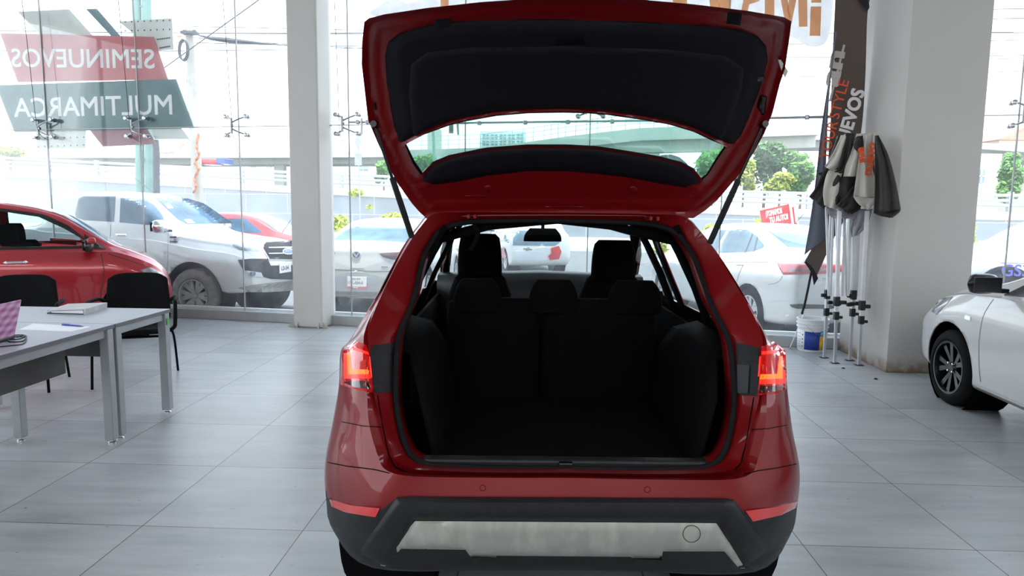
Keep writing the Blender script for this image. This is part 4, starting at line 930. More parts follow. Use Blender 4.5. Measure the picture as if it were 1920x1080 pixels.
def chair(loc, rz, label):
    r = empty('office_chair', loc, rz, label, 'chair', 'black visitor chairs behind the desks')
    rows = []                                     # seat faces local -y
    for i in range(13):
        u = -1+2*i/12; row = []
        for j in range(9):
            v = j/8; w = .27*(1-.10*v**2)*(1 if 0 < v < .98 else .97); row.append((u*w, .27+.06*v-.05*(1-u*u)*-1*.6-.03, .50+.44*v - .045*abs(u)**5*(v > .9)))
        rows.append(row)
    MB().grid(rows).build('backrest', 'chair_black', r, smooth=70, solid=.025, bevel=.008)
    rows = []
    for i in range(11):
        u = -1+2*i/10; rows.append([(u*.25*(1-.08*v*v), -.27+.5*v, .455-.025*(1-u*u)*math.sin(PI*v)+.012*(v > .95)) for v in (0, .1, .25, .5, .75, .9, 1)])
    MB().grid(rows).build('seat', 'chair_black', r, smooth=70, solid=.045, bevel=.01)
    for sx in (-1, 1):
        MB().tube(cr([(sx*.24, -.20, .43), (sx*.285, -.23, .36), (sx*.30, -.26, 0.0)], 5), .011, 10).build('leg', 'chair_black', r, smooth=50)
        MB().tube(cr([(sx*.24, .18, .43), (sx*.285, .22, .36), (sx*.30, .30, 0.0)], 5), .011, 10).build('leg', 'chair_black', r, smooth=50)
        P = cr([(sx*.26, .27, .68), (sx*.31, .22, .715), (sx*.335, .10, .72), (sx*.345, -.06, .715), (sx*.35, -.10, .68), (sx*.345, -.10, .55), (sx*.33, -.09, .48), (sx*.25, -.06, .43)], 5)
        MB().tube(P, .017, 10, flat=1).build('armrest', 'chair_black', r, smooth=60)
        MB().tube([(sx*.2, .2, .42), (sx*.235, .29, .52), (sx*.22, .31, .75)], .012, 8).build('back_upright', 'chair_black', r, smooth=50)
    for q in (-.20, .18): MB().tube([(-.24, q, .425), (.24, q, .425)], .011, 8).build('seat_rail', 'chair_black', r, smooth=50)
    return r
chair((-3.36, 6.14, 0), .33, 'black visitor chair behind the far desk, in front of the red car nose')
chair((-4.22, 5.85, 0), .30, 'black visitor chair at the left edge, in front of the red car door')
# ---------------------------------------------------------------- folded pop-up canopy
CN = empty('folded_canopy', (3.48, 7.2, 0), 0, 'folded pop-up canopy with white legs and brown and cream cloth leaning at the wide pillar', 'canopy')
feet = [(1545, 671), (1565, 681), (1593, 676), (1610, 685)]
tops = [(1560, 380), (1574, 395), (1610, 385), (1626, 395)]
for i, ((fx, fy), (tx, ty)) in enumerate(zip(feet, tops)):
    f = gp(fx, fy); t = at(tx, ty, f.y-.03); d = (t-f); clamp = (583, 590, 584, 598)[i]; k = (fy-clamp)/(fy-ty); mid = f.lerp(t, k)
    lg = MB().bar(f+d*.004, mid, .026, .026, (0, 1, 0)).build('lower_leg', 'alu', CN, world=True, bevel=.002)
    R = Matrix.Rotation(0, 3, 'Z'); MB().box(f+Vector((0, 0, .004)), (.085, .06, .008)).build('foot_plate', 'gloss_black', lg, world=True, bevel=.003)
    up = MB().bar(f.lerp(t, k-.01), f.lerp(t, 1.0), .034, .034, (0, 1, 0)).build('outer_leg', 'white_enamel', CN, world=True, bevel=.003)
    MB().box(f.lerp(t, k), (.048, .05, .085)).box(f.lerp(t, k)+Vector((.04, -.01, -.015)), (.04, .03, .03)).build('leg_clamp', 'clamp_black', up, world=True, bevel=.006)
    k2 = k+.115-.02*(i % 2); MB().box(f.lerp(t, k2), (.055, .055, .10)).box(f.lerp(t, k2)+Vector((.05 if i % 2 else -.04, -.01, -.01)), (.06, .03, .04)).build('slider', 'clamp_black', up, world=True, bevel=.008)
# scissor bars packed between the legs
xs = [1550, 1555, 1583, 1588, 1600, 1604, 1568, 1577]
for i, x in enumerate(xs):
    a = at(x+(2 if i % 2 else 4), 555, 7.25+.05*(i % 3)); b = at(x+(8 if i % 2 else -1), 380, 7.25+.04*(i % 2))
    MB().bar(a, b, .022, .016, (0, 1, 0)).build('scissor_bar', 'white_enamel', CN, world=True, bevel=.002)
for x, y in ((1556, 567), (1572, 569), (1582, 567), (1592, 571), (1597, 570), (1607, 569)):
    MB().box(at(x, y, 7.2), (.05, .04, .04)).build('scissor_joint', 'clamp_black', CN, world=True, bevel=.008)
# gathered cloth: each flap is a folded sheet hanging from the top
def flap(name, m, L, Rr, Y, bul=.06, folds=2.5, ph=0, dY=0, th=.006, n=26, par=None, seed=0):
    # L, Rr: left and right edge as pixel polylines from top to hem (same count)
    L_ = cr([(a, b, 0) for a, b in L], 6); R_ = cr([(a, b, 0) for a, b in Rr], 6); K = len(L_); rows = []
    for i in range(K):
        v = i/(K-1); row = []
        for j in range(n+1):
            u = j/n; x = lerp(L_[i].x, R_[i].x, u); y = lerp(L_[i].y, R_[i].y, u)
            dep = -bul*math.sin(PI*u)*(.35+.65*v) - .022*math.sin(2*PI*folds*u+ph+1.3*v)*(.3+v) - .02*noise.noise(Vector((u*3+seed, v*3, seed)))
            row.append(at(x, y, Y+dY*v+dep))
        rows.append(row)
    return MB().grid(rows).build(name, m, par or CN, smooth=70, world=True, solid=th)
flap('cloth_flap', 'canopy_black', [(1572, 254), (1558, 290), (1545, 320), (1533, 325)], [(1582, 258), (1572, 290), (1560, 325), (1543, 332)], 7.24, .02, 1)
flap('cloth_flap', 'canopy_black', [(1562, 300), (1545, 320), (1530, 350), (1517, 369)], [(1590, 300), (1575, 330), (1560, 365), (1545, 392)], 7.22, .05, 1.5, 1)
flap('cloth_flap', 'canopy_white', [(1577, 254), (1564, 282), (1552, 303), (1546, 312)], [(1592, 250), (1586, 280), (1574, 310), (1560, 321)], 7.14, .05, 1.5, 2, seed=3)
flap('cloth_flap', 'canopy_white', [(1553, 320), (1548, 335), (1543, 362), (1546, 385)], [(1598, 315), (1590, 340), (1585, 375), (1574, 396)], 7.15, .06, 2, .5, seed=5)
flap('cloth_flap', 'canopy_black', [(1586, 249), (1580, 285), (1572, 315), (1564, 322)], [(1602, 250), (1598, 285), (1590, 318), (1578, 325)], 7.12, .04, 1.5, 1, seed=7)
flap('cloth_flap', 'canopy_black', [(1572, 325), (1562, 345), (1565, 365), (1568, 383)], [(1612, 318), (1618, 345), (1615, 380), (1590, 401)], 7.12, .06, 2.5, .2, seed=8)
flap('cloth_flap', 'canopy_black', [(1598, 350), (1585, 365), (1575, 378), (1570, 384)], [(1620, 345), (1622, 365), (1612, 392), (1596, 402)], 7.07, .05, 2, .2, seed=18)
flap('cloth_flap', 'canopy_white', [(1606, 251), (1596, 285), (1586, 310), (1581, 331)], [(1624, 250), (1616, 285), (1612, 310), (1607, 331)], 7.06, .05, 1.5, 2.4, seed=9)
flap('cloth_flap', 'canopy_black', [(1606, 256), (1601, 268), (1603, 278), (1610, 284)], [(1618, 254), (1619, 268), (1618, 280), (1613, 286)], 7.00, .02, 1, 0, seed=10)
flap('cloth_flap', 'canopy_white', [(1620, 252), (1612, 290), (1604, 340), (1600, 369)], [(1629, 252), (1630, 290), (1643, 345), (1651, 372)], 7.03, .06, 2, 1, seed=11)
flap('cloth_flap', 'canopy_white', [(1600, 369), (1606, 378), (1614, 386), (1626, 393)], [(1651, 372), (1645, 375), (1638, 382), (1628, 393)], 6.99, .05, 1.2, 1, seed=12)
flap('cloth_flap', 'canopy_white', [(1629, 251), (1628, 285), (1635, 330), (1642, 350)], [(1646, 249), (1644, 275), (1650, 300), (1656, 318)], 7.06, .05, 2, 0, seed=13)
flap('cloth_flap', 'canopy_black', [(1640, 255), (1640, 300), (1640, 350), (1638, 400)], [(1646, 254), (1664, 290), (1678, 340), (1688, 393)], 6.80, .05, 2, 2, seed=14, dY=-.14)
flap('cloth_flap', 'canopy_black', [(1638, 399), (1645, 403), (1655, 406), (1668, 408)], [(1688, 393), (1686, 397), (1680, 402), (1672, 408)], 6.68, .03, 1, 2, seed=15)
flap('inner_cloth', 'canopy_grey', [(1552, 390), (1553, 400), (1556, 405), (1560, 408)], [(1636, 392), (1632, 400), (1630, 406), (1625, 412)], 7.20, .05, 3, 2, seed=16)
flap('inner_cloth', 'canopy_grey', [(1600, 395), (1597, 415), (1594, 430), (1597, 444)], [(1634, 395), (1628, 415), (1618, 430), (1608, 441)], 7.16, .05, 2, 2, seed=17)
def cloth_text(s, size, px, py, qx, qy, Y, m, **k):
    o = at(px, py, Y); x = at(qx, qy, Y)-o; y = Vector((0, -1, 0)).cross(x); text_mb(s, size, o, x, y, .003, **k).build('lettering', m, CN, world=True)
cloth_text('nuevo', .13, 1633, 330, 1639, 290, 6.955, 'flag_orange', bold=.004)
cloth_text('sue', .11, 1622, 304, 1619, 280, 6.955, 'flag_orange', bold=.004)
cloth_text('xnu', .15, 1656, 352, 1679, 336, 6.98, 'sign_letter', bold=.003)
# ---------------------------------------------------------------- feather flag behind the canopy
FG = empty('feather_flag', gp(1481, 654), 0, 'tall brown feather flag with orange and white lettering between glass and wide pillar', 'flag')
P = [gp(1481, 654)+Vector((0, 0, .01)), at(1507, 590, 7.80), at(1518, 545, 7.76), at(1560, 330, 7.62), at(1590, 150, 7.55), at(1618, 0, 7.50), at(1628, -60, 7.5)]
MB().tube(cr([P[0], P[1]], 2), .008, 10).build('lower_pole', 'chrome', FG, world=True, smooth=50)
MB().tube([p+Vector((0, .05, 0)) for p in cr(P[1:], 5)], [.013]*26, 10).build('upper_pole', 'flag_black', FG, world=True, smooth=50)
def fl(name, m, L, Rr, Y0, Y1, folds, amp, ph=0, n=30, th=.003):
    L_ = cr([(a, b, 0) for a, b in L], 8); R_ = cr([(a, b, 0) for a, b in Rr], 8); K = len(L_); rows = []
    for i in range(K):
        v = i/(K-1); rows.append([at(lerp(L_[i].x, R_[i].x, j/n), lerp(L_[i].y, R_[i].y, j/n), lerp(Y0, Y1, v)+amp*math.sin(2*PI*folds*j/n+ph+v)) for j in range(n+1)])
    return MB().grid(rows).build(name, m, FG, smooth=70, world=True, solid=th)
fl('banner', 'flag_brown', [(1569, -60), (1565, 20), (1560, 130), (1556, 250), (1545, 380), (1528, 450), (1508, 492)], [(1640, -20), (1627, 20), (1622, 150), (1614, 250), (1590, 390), (1562, 450), (1530, 520)], 7.50, 7.66, .5, .012)
fl('banner_fold', 'flag_grey', [(1566, 60), (1552, 160), (1540, 240), (1530, 330), (1518, 420), (1508, 478)], [(1569, 60), (1556, 160), (1551, 240), (1548, 330), (1549, 400), (1546, 448)], 7.44, 7.60, 1, .02)
fl('banner_hem', 'flag_black', [(1607, -2), (1612, 4), (1620, 14), (1626, 22)], [(1622, -6), (1626, -2), (1629, 6), (1630, 14)], 7.46, 7.46, .5, .002)
fl('banner_hem', 'flag_black', [(1508, 492), (1516, 503), (1522, 515), (1526, 535)], [(1512, 490), (1522, 500), (1530, 512), (1534, 522)], 7.62, 7.62, .5, .002)
def ft(s, size, a, b, Y, m, **k):
    o = at(*a, Y); x = at(*b, Y)-o; y = Vector((0, -1, 0)).cross(x); text_mb(s, size, o, x, y, .002, **k).build('lettering', m, FG, world=True)
ft('YOUR', .155, (1553, 300), (1570, 236), 7.47, 'flag_orange', width=.40)
ft('STYLE', .155, (1572, 225), (1590, 160), 7.45, 'flag_orange', width=.40)
ft('NUEVOS', .19, (1583, 292), (1615, 190), 7.46, 'flag_white', bold=.006, width=.68)
ft('an', .26, (1570, 163), (1583, 98), 7.46, 'flag_pale', bold=.010, width=.36)
MB().bar(at(1556, 190, 7.47), at(1583, 84, 7.47), .022, .003, (0, 0, 1)).build('lettering', 'flag_pale', FG, world=True)
# ---------------------------------------------------------------- paint bucket
bl, br = gp(1503, 660), gp(1556, 662); bc = (bl+br)/2; rb = (br-bl).length/2; H_ = .37
BK = empty('paint_bucket', bc+Vector((0, .12, 0)), 0, 'white paint bucket with blue and yellow label behind the canopy legs', 'bucket')
rt_ = rb*1.08
MB().lathe([(0, .012), (rb*.93, .012), (rb*.95, 0), (rb, .01), (lerp(rb, rt_, .7), .27), (rt_+.008, .275), (rt_+.008, .285), (rt_, .287), (rt_, .31), (rt_+.01, .315), (rt_+.01, .325), (rt_+.002, .327), (rt_+.004, .355), (rt_+.012, .36), (rt_+.012, H_), (rt_-.004, H_), (rt_-.008, .3), (rb*.95, .02), (0, .02)], 40).build('pail', 'bucket_white', BK, smooth=40)
def band(a0, a1, z0, z1, m, nm='label_panel', skew=0):
    rows = []
    for z in (z0, z1): rows.append([((lerp(rb, rt_, z/.37)+.0022)*math.cos(a), (lerp(rb, rt_, z/.37)+.0022)*math.sin(a), z + (skew*(i/20)**1.5 if z == z1 else 0)) for i, a in ((i, lerp(a0, a1, i/20)) for i in range(21))])
    MB().grid(rows).build(nm, m, BK, smooth=60, solid=.001)
band(-3.35, -2.49, .03, .245, 'paper'); band(-2.49, -1.44, .03, .235, 'bucket_navy'); band(-2.488, -1.442, .029, .13, 'bucket_blue', skew=.085); band(-1.44, -.55, .03, .19, 'bucket_yellow'); band(-1.44, -.55, .19, .245, 'bucket_sky')
for z in (.21, .17, .14, .115, .09, .06): band(-3.15, -2.80, z-.006, z, 'ink_grey'); 
for z in (.20, .15, .11, .07): band(-2.70, -2.60, z-.012, z, 'ink_black')
for z in (.10, .07, .13): band(-1.22, -1.1, z-.012, z, 'flag_orange')
q = Vector((rt_*math.cos(-1.37), rt_*math.sin(-1.37)-.004, .203)); text_mb('Com', .045, q, (.95, .30, 0), (0, 0, 1), .002, bold=.001).build('label_lettering', 'paper', BK)
MB().tube([(rt_*math.cos(a)*1.03, rt_*math.sin(a)*1.03-.01*math.sin((a+2.3)/1.7*PI), .29-.085*math.sin((a+2.3)/1.9*PI)) for a in [(-2.3+1.9*i/16) for i in range(17)]], .0028, 6).build('wire_handle', 'steel', BK, smooth=60)
for (x, y, t) in ((1581, 691, 'small black rubber bit on the floor near the canopy feet'), (1642, 711, 'small black rubber bit on the floor before the wide pillar')):
    c = gp(x, y); tag(MB().lathe([(0, .012), (.012, .011), (.018, .006), (.016, 0), (0, 0)], 9, c).build('rubber_bit', 'gloss_black', smooth=50), t, 'debris', 'rubber bits on the floor')
# ---------------------------------------------------------------- other cars
GZ = -.10
def plate(car, c, w, h, m='plate_white', lines=(), nrm=(-1, 0, 0), name='number_plate'):
    # c local centre, nrm local outward normal
    n = Vector(nrm).normalized(); xd = Vector((0, 0, 1)).cross(n).normalized(); yd = n.cross(xd); R = Matrix((xd, yd, n)).transposed(); c = Vector(c)
    o = MB().box(c, (w, h, .008), R=R).build(name, m, car.root, bevel=.002)
    for (t, dx, dy, size, mm) in lines:
        text_mb(t, size, c+xd*dx+yd*dy+n*.0042, xd, yd, .0015, bold=size*.01).build('plate_lettering', mm, o)
# --- white pickup outside
PK = Car('white_pickup', (-6.05, 11.13, GZ), math.radians(103), [(-2.68, .55, 1.2, 1.25, .85, .82, .78), (-2.62, .45, 1.28, 1.32, .9, .86, .8), (-1.1, .42, 1.28, 1.33, .92, .88, .8), (-.86, .42, 1.26, 1.50, .92, .87, .72), (-.70, .42, 1.25, 1.80, .92, .86, .66), (-.3, .42, 1.23, 1.86, .92, .86, .66), (.35, .42, 1.20, 1.84, .92, .86, .66), (.72, .42, 1.18, 1.70, .92, .86, .66), (1.08, .42, 1.16, 1.44, .92, .86, .68), (1.35, .42, 1.12, 1.27, .92, .85, .72), (1.8, .42, 1.05, 1.20, .94, .85, .7), (2.3, .42, 1.0, 1.14, .93, .83, .68), (2.55, .44, .92, 1.04, .88, .79, .64), (2.66, .52, .80, .9, .80, .7, .55)],
    M['white_paint'], 'white pickup truck parked outside behind the red car, facing right', wheels=[(1.78, .40, .47), (-1.44, .40, .47)])
for wx in (1.78, -1.44):
    for sg in (1, -1): PK.wheel(wx, sg, .385, .27, .235, 'rim_grey', 'rubber_dusty', 6, 'y', .80)
PK.px('side_window', [(147, 372), (155, 368), (217, 368), (214, 416), (158, 413), (143, 408), (140, 400)], 'car_glass')
PK.px('side_window', [(226, 371), (272, 373), (290, 384), (303, 400), (312, 423), (270, 421), (224, 417)], 'car_glass')
PK.px('windshield', [(290, 371), (320, 370), (352, 372), (382, 381), (438, 419), (350, 420), (333, 411)], 'car_glass', prof=lambda d: .005)
PK.px('inspection_sticker', [(308, 382), (318, 381), (325, 390), (315, 391)], 'sticker_white', off=.012, step=3)
PK.px('inspection_sticker', [(345, 411), (358, 411), (366, 418), (352, 419)], 'sticker_white', off=.012, step=3)
PK.px('headlamp', [(432, 452), (450, 451), (500, 457), (496, 466), (487, 472), (450, 469), (437, 462)], 'lamp_clear', step=3, prof=lambda d: .005+.02*min(1, d/4))
PK.px('grille', [(492, 462), (499, 454), (552, 451), (600, 451), (598, 484), (552, 486), (506, 485)], 'grille_black', step=4, off=.02, thick=.05)
PK.px('grille_frame', [(489, 462), (498, 452), (552, 449), (604, 449), (602, 486), (552, 488), (504, 487)], 'rim_grey', step=4, off=.015, thick=.03, holes=[[(494, 463), (500, 456), (552, 453), (598, 453), (596, 483), (552, 484), (507, 483)]])
for y in (463, 474): PK.px('grille_bar', [(503, y), (552, y-1), (594, y-1), (594, y+1), (552, y+1.5), (505, y+2)], 'rim_grey', step=4, off=.04, thick=.02)
eo = PK.px('oval_emblem', [(541+11*math.cos(a*PI/10), 471+6*math.sin(a*PI/10)) for a in range(20)], 'chrome', step=2, off=.05, thick=.02)
PK.px('emblem_field', [(541+9.3*math.cos(a*PI/10), 471+4.7*math.sin(a*PI/10)) for a in range(20)], 'badge_blue', step=2, off=.054, thick=.01)
h = PK.surf; o_, d_ = px_rays(h)((541, 471)); hh = h.bvh.ray_cast(o_, d_)[0]
if hh is not None: text_mb('Ford', .085, hh-d_*.065+Vector((0, .09, -.025)), (0, -1, 0), (0, 0, 1), .002, shear=.25, width=.17).build('emblem_lettering', 'chrome', PK.root)
PK.px('bumper_cladding', [(446, 487), (470, 485), (502, 485), (508, 498), (548, 497), (600, 497), (600, 524), (548, 524), (508, 523), (494, 519), (470, 511), (455, 505)], 'black_plastic', step=4, off=.012, thick=.04)
PK.px('fog_lamp_bezel', [(462, 507), (490, 511), (494, 520), (470, 518)], 'silver_paint', step=3, off=.022, thick=.02)
PK.px('fog_lamp', [(474+6*math.cos(a*PI/6), 513+5*math.sin(a*PI/6)) for a in range(12)], 'lamp_clear', step=2, off=.034, thick=.02)
PK.px('lower_guard', [(445, 540), (475, 534), (510, 530), (548, 527), (600, 527), (596, 540), (548, 545), (500, 548), (470, 548)], 'rim_grey', step=4, off=.012, thick=.05)
PK.px('side_vent', [(318, 441), (330, 440), (340, 444), (332, 455), (318, 456)], 'chrome', step=3, off=.006)
PK.px('side_vent_grille', [(318, 443), (331, 443), (330, 446), (318, 446)], 'gloss_black', step=2, off=.012); PK.px('side_vent_grille', [(318, 451), (331, 451), (329, 454), (318, 454)], 'gloss_black', step=2, off=.012)
PK.px('door_handle', [(216, 438), (236, 438), (238, 443), (218, 443)], 'chrome', step=2, prof=lambda d: .005+.02*min(1, d/1.5))
PK.px('door_handle', [(150, 430), (168, 431), (168, 436), (151, 435)], 'chrome', step=2, prof=lambda d: .005+.02*min(1, d/1.5))
for P in ([(315, 424), (316, 424), (315, 500), (311, 518), (310, 518), (314, 500)], [(207, 420), (208, 420), (206, 500), (205, 500)], [(360, 432), (400, 437), (437, 445), (437, 446), (400, 438), (360, 433)]):
    PK.px('panel_gap', P, 'ink_grey', step=3, off=.002, thick=.004)
PK.side('side_window', [(-.62, 1.28), (-.52, 1.70), (-.15, 1.76), (-.15, 1.27)], 'car_glass', sides=(1,), off=.004)
PK.side('side_window', [(-.05, 1.27), (-.05, 1.76), (.40, 1.74), (.95, 1.35), (1.0, 1.24)], 'car_glass', sides=(1,), off=.004)
PK.mirror(1.36, .88, 1.36, 'chrome', (-1,), .25, .19, .16); PK.mirror(.98, .88, 1.32, 'chrome', (1,), .25, .19, .16)
plate(PK, (2.70, -.02, .74), .32, .15, 'plate_white', [('LD-54', -.12, -.03, .08, 'ink_black')], (1, 0, 0))
MB().tube([(.52, 0, 1.79), (-.05, .1, 2.12)], .004, 6).build('antenna', 'wire', PK.root)
MB().box((0, -.93, .47), (2.1, .12, .05)).box((0, .93, .47), (2.1, .12, .05)).build('side_step', 'black_plastic', PK.root, bevel=.01)
# --- small red car far behind the pickup
FR = Car('red_hatchback', (-6.35, 17.2, GZ), math.radians(98), [(-1.85, .4, .85, .95, .68, .60, .5), (-1.8, .3, 1.0, 1.1, .78, .68, .58), (-1.6, .22, 1.0, 1.36, .82, .72, .56), (-1.1, .2, 1.0, 1.47, .83, .73, .56), (-.2, .2, .98, 1.49, .83, .74, .56), (.4, .2, .96, 1.36, .83, .74, .56), (.95, .2, .94, 1.06, .83, .72, .6), (1.4, .24, .84, .94, .8, .7, .55), (1.75, .32, .64, .72, .66, .56, .4), (1.85, .4, .55, .6, .5, .44, .35)],
    M['red_far'], 'red car far outside, roof and windshield peeking over the pickup bonnet', wheels=[(1.2, .3, .34), (-1.15, .3, .34)])
for wx in (1.2, -1.15):
    for sg in (1, -1): FR.wheel(wx, sg, .29, .18, .18, 'rim_silver', 'rubber', 5, 'y', .72)
FR.top('windshield', [(.32, -.45), (.32, .45), (.95, .6), (.95, -.6)], 'car_glass_light', off=.006)
FR.side('side_window', [(-.95, 1.03), (-.8, 1.34), (.1, 1.36), (.6, 1.02)], 'car_glass', off=.005)
MB().tube([(.95, -.5, 1.0), (1.35, -.5, 1.52)], .006, 6).build('antenna', 'wire', FR.root)
# --- red hatchback in the showroom, far left
yaw = math.radians(101)
RC = Car('red_hatchback', (-5.62, 8.95, 0), yaw, [(-2.35, .45, .9, 1.0, .7, .62, .5), (-2.3, .32, 1.05, 1.2, .82, .72, .56), (-2.1, .25, 1.08, 1.42, .87, .77, .6), (-1.7, .22, 1.08, 1.56, .885, .79, .6), (-1.1, .2, 1.06, 1.61, .89, .80, .6), (-.5, .2, 1.05, 1.59, .89, .80, .6), (.05, .2, 1.04, 1.48, .89, .80, .6), (.36, .2, 1.03, 1.32, .89, .80, .6), (.66, .2, 1.02, 1.12, .885, .80, .66), (.92, .22, .95, 1.02, .87, .77, .64), (1.18, .26, .83, .90, .83, .72, .56), (1.33, .34, .68, .76, .74, .62, .46), (1.38, .42, .58, .64, .62, .52, .4)],
    M['red_paint_city'], 'dark red hatchback parked indoors at the far left behind the desks', wheels=[(.86, .33, .36), (-1.62, .33, .36)],
    cut=[('y', [(-1.55, 1.12), (-1.45, 1.45), (-.72, 1.50), (-.72, 1.09)], lambda C: np.abs(C[:, 1]) > .5), ('y', [(-.60, 1.09), (-.60, 1.50), (-.10, 1.42), (.16, 1.30), (.40, 1.12)], lambda C: np.abs(C[:, 1]) > .5)])
RC.root.location = (-5.50, 8.42, 0); RC.root.rotation_euler[2] = PI/2-math.radians(60); RC.root.scale = (.87, .87, 1)
for wx in (.86, -1.62):
    for sg in (1, -1): RC.wheel(wx, sg, .31, .21, .2, 'rim_silver', 'rubber', 5, 'y', .76)
for P in ([(-1.57, 1.08), (-1.47, 1.47), (-.70, 1.52), (-.70, 1.06)], [(-.62, 1.06), (-.62, 1.52), (-.09, 1.45), (.18, 1.32), (.50, 1.06)]):
    I_ = [(x+(0.035 if x < sum(p[0] for p in P)/len(P) else -.045), z+(.03 if z < 1.2 else -.035)) for x, z in P]
    RC.side('window_frame', P, 'gloss_black', step=.03, off=.004, thick=.008, holes=[I_])
    RC.side('side_window', I_, 'cabin_glass', off=-.005, thick=.004)
RC.side('quarter_glass', [(.34, 1.06), (.36, 1.22), (.60, 1.05)], 'gloss_black', step=.03, off=.006)
RC.top('windshield', [(.0, -.5), (.0, .5), (.62, .68), (.62, -.68)], 'car_glass', off=.004)
RC.side('door_handle', [(-.50, .905), (-.28, .905), (-.26, .925), (-.28, .945), (-.50, .945), (-.52, .925)], 'chrome', step=.02, prof=lambda d: .004+.03*min(1, d/.012), thick=.02)
for P in ([(-.66, 1.04), (-.62, .7), (-.60, .5), (-.62, .3), (-.61, .3), (-.59, .5), (-.61, .7), (-.65, 1.04)], [(.53, 1.03), (.56, .8), (.50, .5), (.51, .5), (.57, .8), (.54, 1.03)], [(.62, 1.0), (.85, .92), (1.12, .82), (1.12, .812), (.85, .912), (.62, .99)]):
    RC.side('panel_gap', P, 'ink_black', step=.04, off=.002, thick=.004)
RC.side('headlamp', [(.98, .80), (1.12, .82), (1.26, .74), (1.30, .66), (1.16, .68)], 'lamp_clear', step=.03, off=.006, thick=.02)
RC.mirror(.40, .86, 1.10, 'gloss_black')
for sg in (-1, 1): MB().box((.44, sg*1.0, 1.155), (.1, .2, .07)).build('mirror_cap', 'red_paint_city', RC.root, bevel=.03, bseg=3)
for x, y in ((-.2, -.38), (-.2, .38), (-1.2, -.38), (-1.2, .38)):
    recalc(placed(seat_back(.5, .6, .16, 0, .7), (x-.2, y, .5)).build('seat', 'interior_dark', RC.root, smooth=50)); recalc(placed(seat_back(.26, .2, .1, 0, .8), (x-.3, y, 1.1)).build('headrest', 'interior_dark', RC.root, smooth=50))
MB().box((.35, 0, .85), (.4, 1.4, .3)).build('dashboard', 'interior_dark', RC.root, bevel=.05)
# --- white sedan seen from behind, left of the SUV
SD = [(-2.33, .48, .80, .90, .72, .64, .52), (-2.30, .34, .95, 1.03, .83, .74, .62), (-2.15, .26, 1.0, 1.08, .88, .78, .66), (-1.75, .22, 1.0, 1.14, .90, .80, .64), (-1.1, .2, .98, 1.38, .90, .80, .60), (-.5, .2, .96, 1.46, .90, .80, .60), (.2, .2, .95, 1.45, .9, .79, .60), (.75, .2, .95, 1.30, .9, .79, .60), (1.25, .2, .95, 1.03, .9, .78, .64), (1.7, .2, .88, .97, .88, .76, .62), (2.1, .26, .75, .82, .82, .7, .5), (2.3, .36, .62, .68, .65, .55, .4)]
MZ = Car('white_sedan', (-2.15, 12.9, GZ), math.radians(5), SD, M['white_paint'], 'white sedan parked outside just right of the slim pillar, rear towards us', wheels=[(1.40, .33, .37), (-1.32, .33, .37)])
for wx in (1.40, -1.32):
    for sg in (1, -1): MZ.wheel(wx, sg, .325, .21, .22, 'rim_grey', 'rubber', 5, 'y', .79)
MZ.px('rear_window', [(622, 449), (652, 428), (666, 424), (760, 427), (775, 440), (766, 455), (700, 451), (660, 450)], 'car_glass')
MZ.px('tail_lamp', [(711, 475), (760, 472), (775, 478), (772, 488), (735, 487), (718, 482)], 'lamp_dark_off', step=3, prof=lambda d: .005+.015*min(1, d/3))
MZ.px('tail_lamp', [(629, 474), (622, 471), (600, 470), (588, 476), (600, 482), (618, 482)], 'lamp_dark_off', step=3, prof=lambda d: .005+.015*min(1, d/3))
cir = lambda x, y, r, n=18, k=1: [(x+r*math.cos(a*2*PI/n), y+r*k*math.sin(a*2*PI/n)) for a in range(n)]
bd_ = MZ.px('round_emblem', cir(668, 478, 8, k=.85), 'chrome', step=2, off=.02, thick=.02, holes=[cir(668, 478, 6.4, k=.85)])
MZ.px('emblem_field', cir(668, 478, 6.4, k=.85), 'badge_blue', step=2, off=.012, thick=.01)
MZ.px('emblem_wings', [(662, 474), (665, 474), (668, 479), (671, 474), (674, 474), (671, 480), (668, 483), (665, 480)], 'chrome', step=2, off=.02, thick=.01)
for P in ([(622, 504.5), (700, 508), (730, 508), (740, 501), (742, 502), (731, 510), (700, 510), (622, 506.5)],): MZ.px('panel_gap', P, 'ink_grey', step=3, off=.002, thick=.004)
MZ.px('plate_recess', [(640, 517), (690, 519), (702, 521), (712, 532), (690, 532), (628, 531), (630, 520)], 'silver_paint', step=3, off=.004, thick=.01)
MZ.px('rear_diffuser', [(622, 546), (700, 548), (735, 548), (730, 558), (700, 560), (622, 557)], 'rim_grey', step=4, off=.006, thick=.02)
MZ.px('model_lettering', [(715, 499), (727, 499.5), (727, 501.5), (715, 501)], 'steel', step=2, off=.008, thick=.01)
I_ = MZ.surf; o_, d_ = px_rays(I_)((670, 528)); hh = I_.bvh.ray_cast(o_, d_)[0] or Vector((-2.3, 0, .6))
plate(MZ, hh+Vector((-.02, 0, 0)), .30, .15, 'plate_white', [('UFL-054-E', -.14, -.03, .055, 'ink_grey'), ('EDO MEX', -.075, .035, .03, 'ink_grey')], (-1, 0, .05))
plate(MZ, hh+Vector((-.022, 0, -.085)), .30, .04, 'plate_red', [('mazda', -.06, -.012, .03, 'plate_white')], (-1, 0, .05), 'plate_frame')
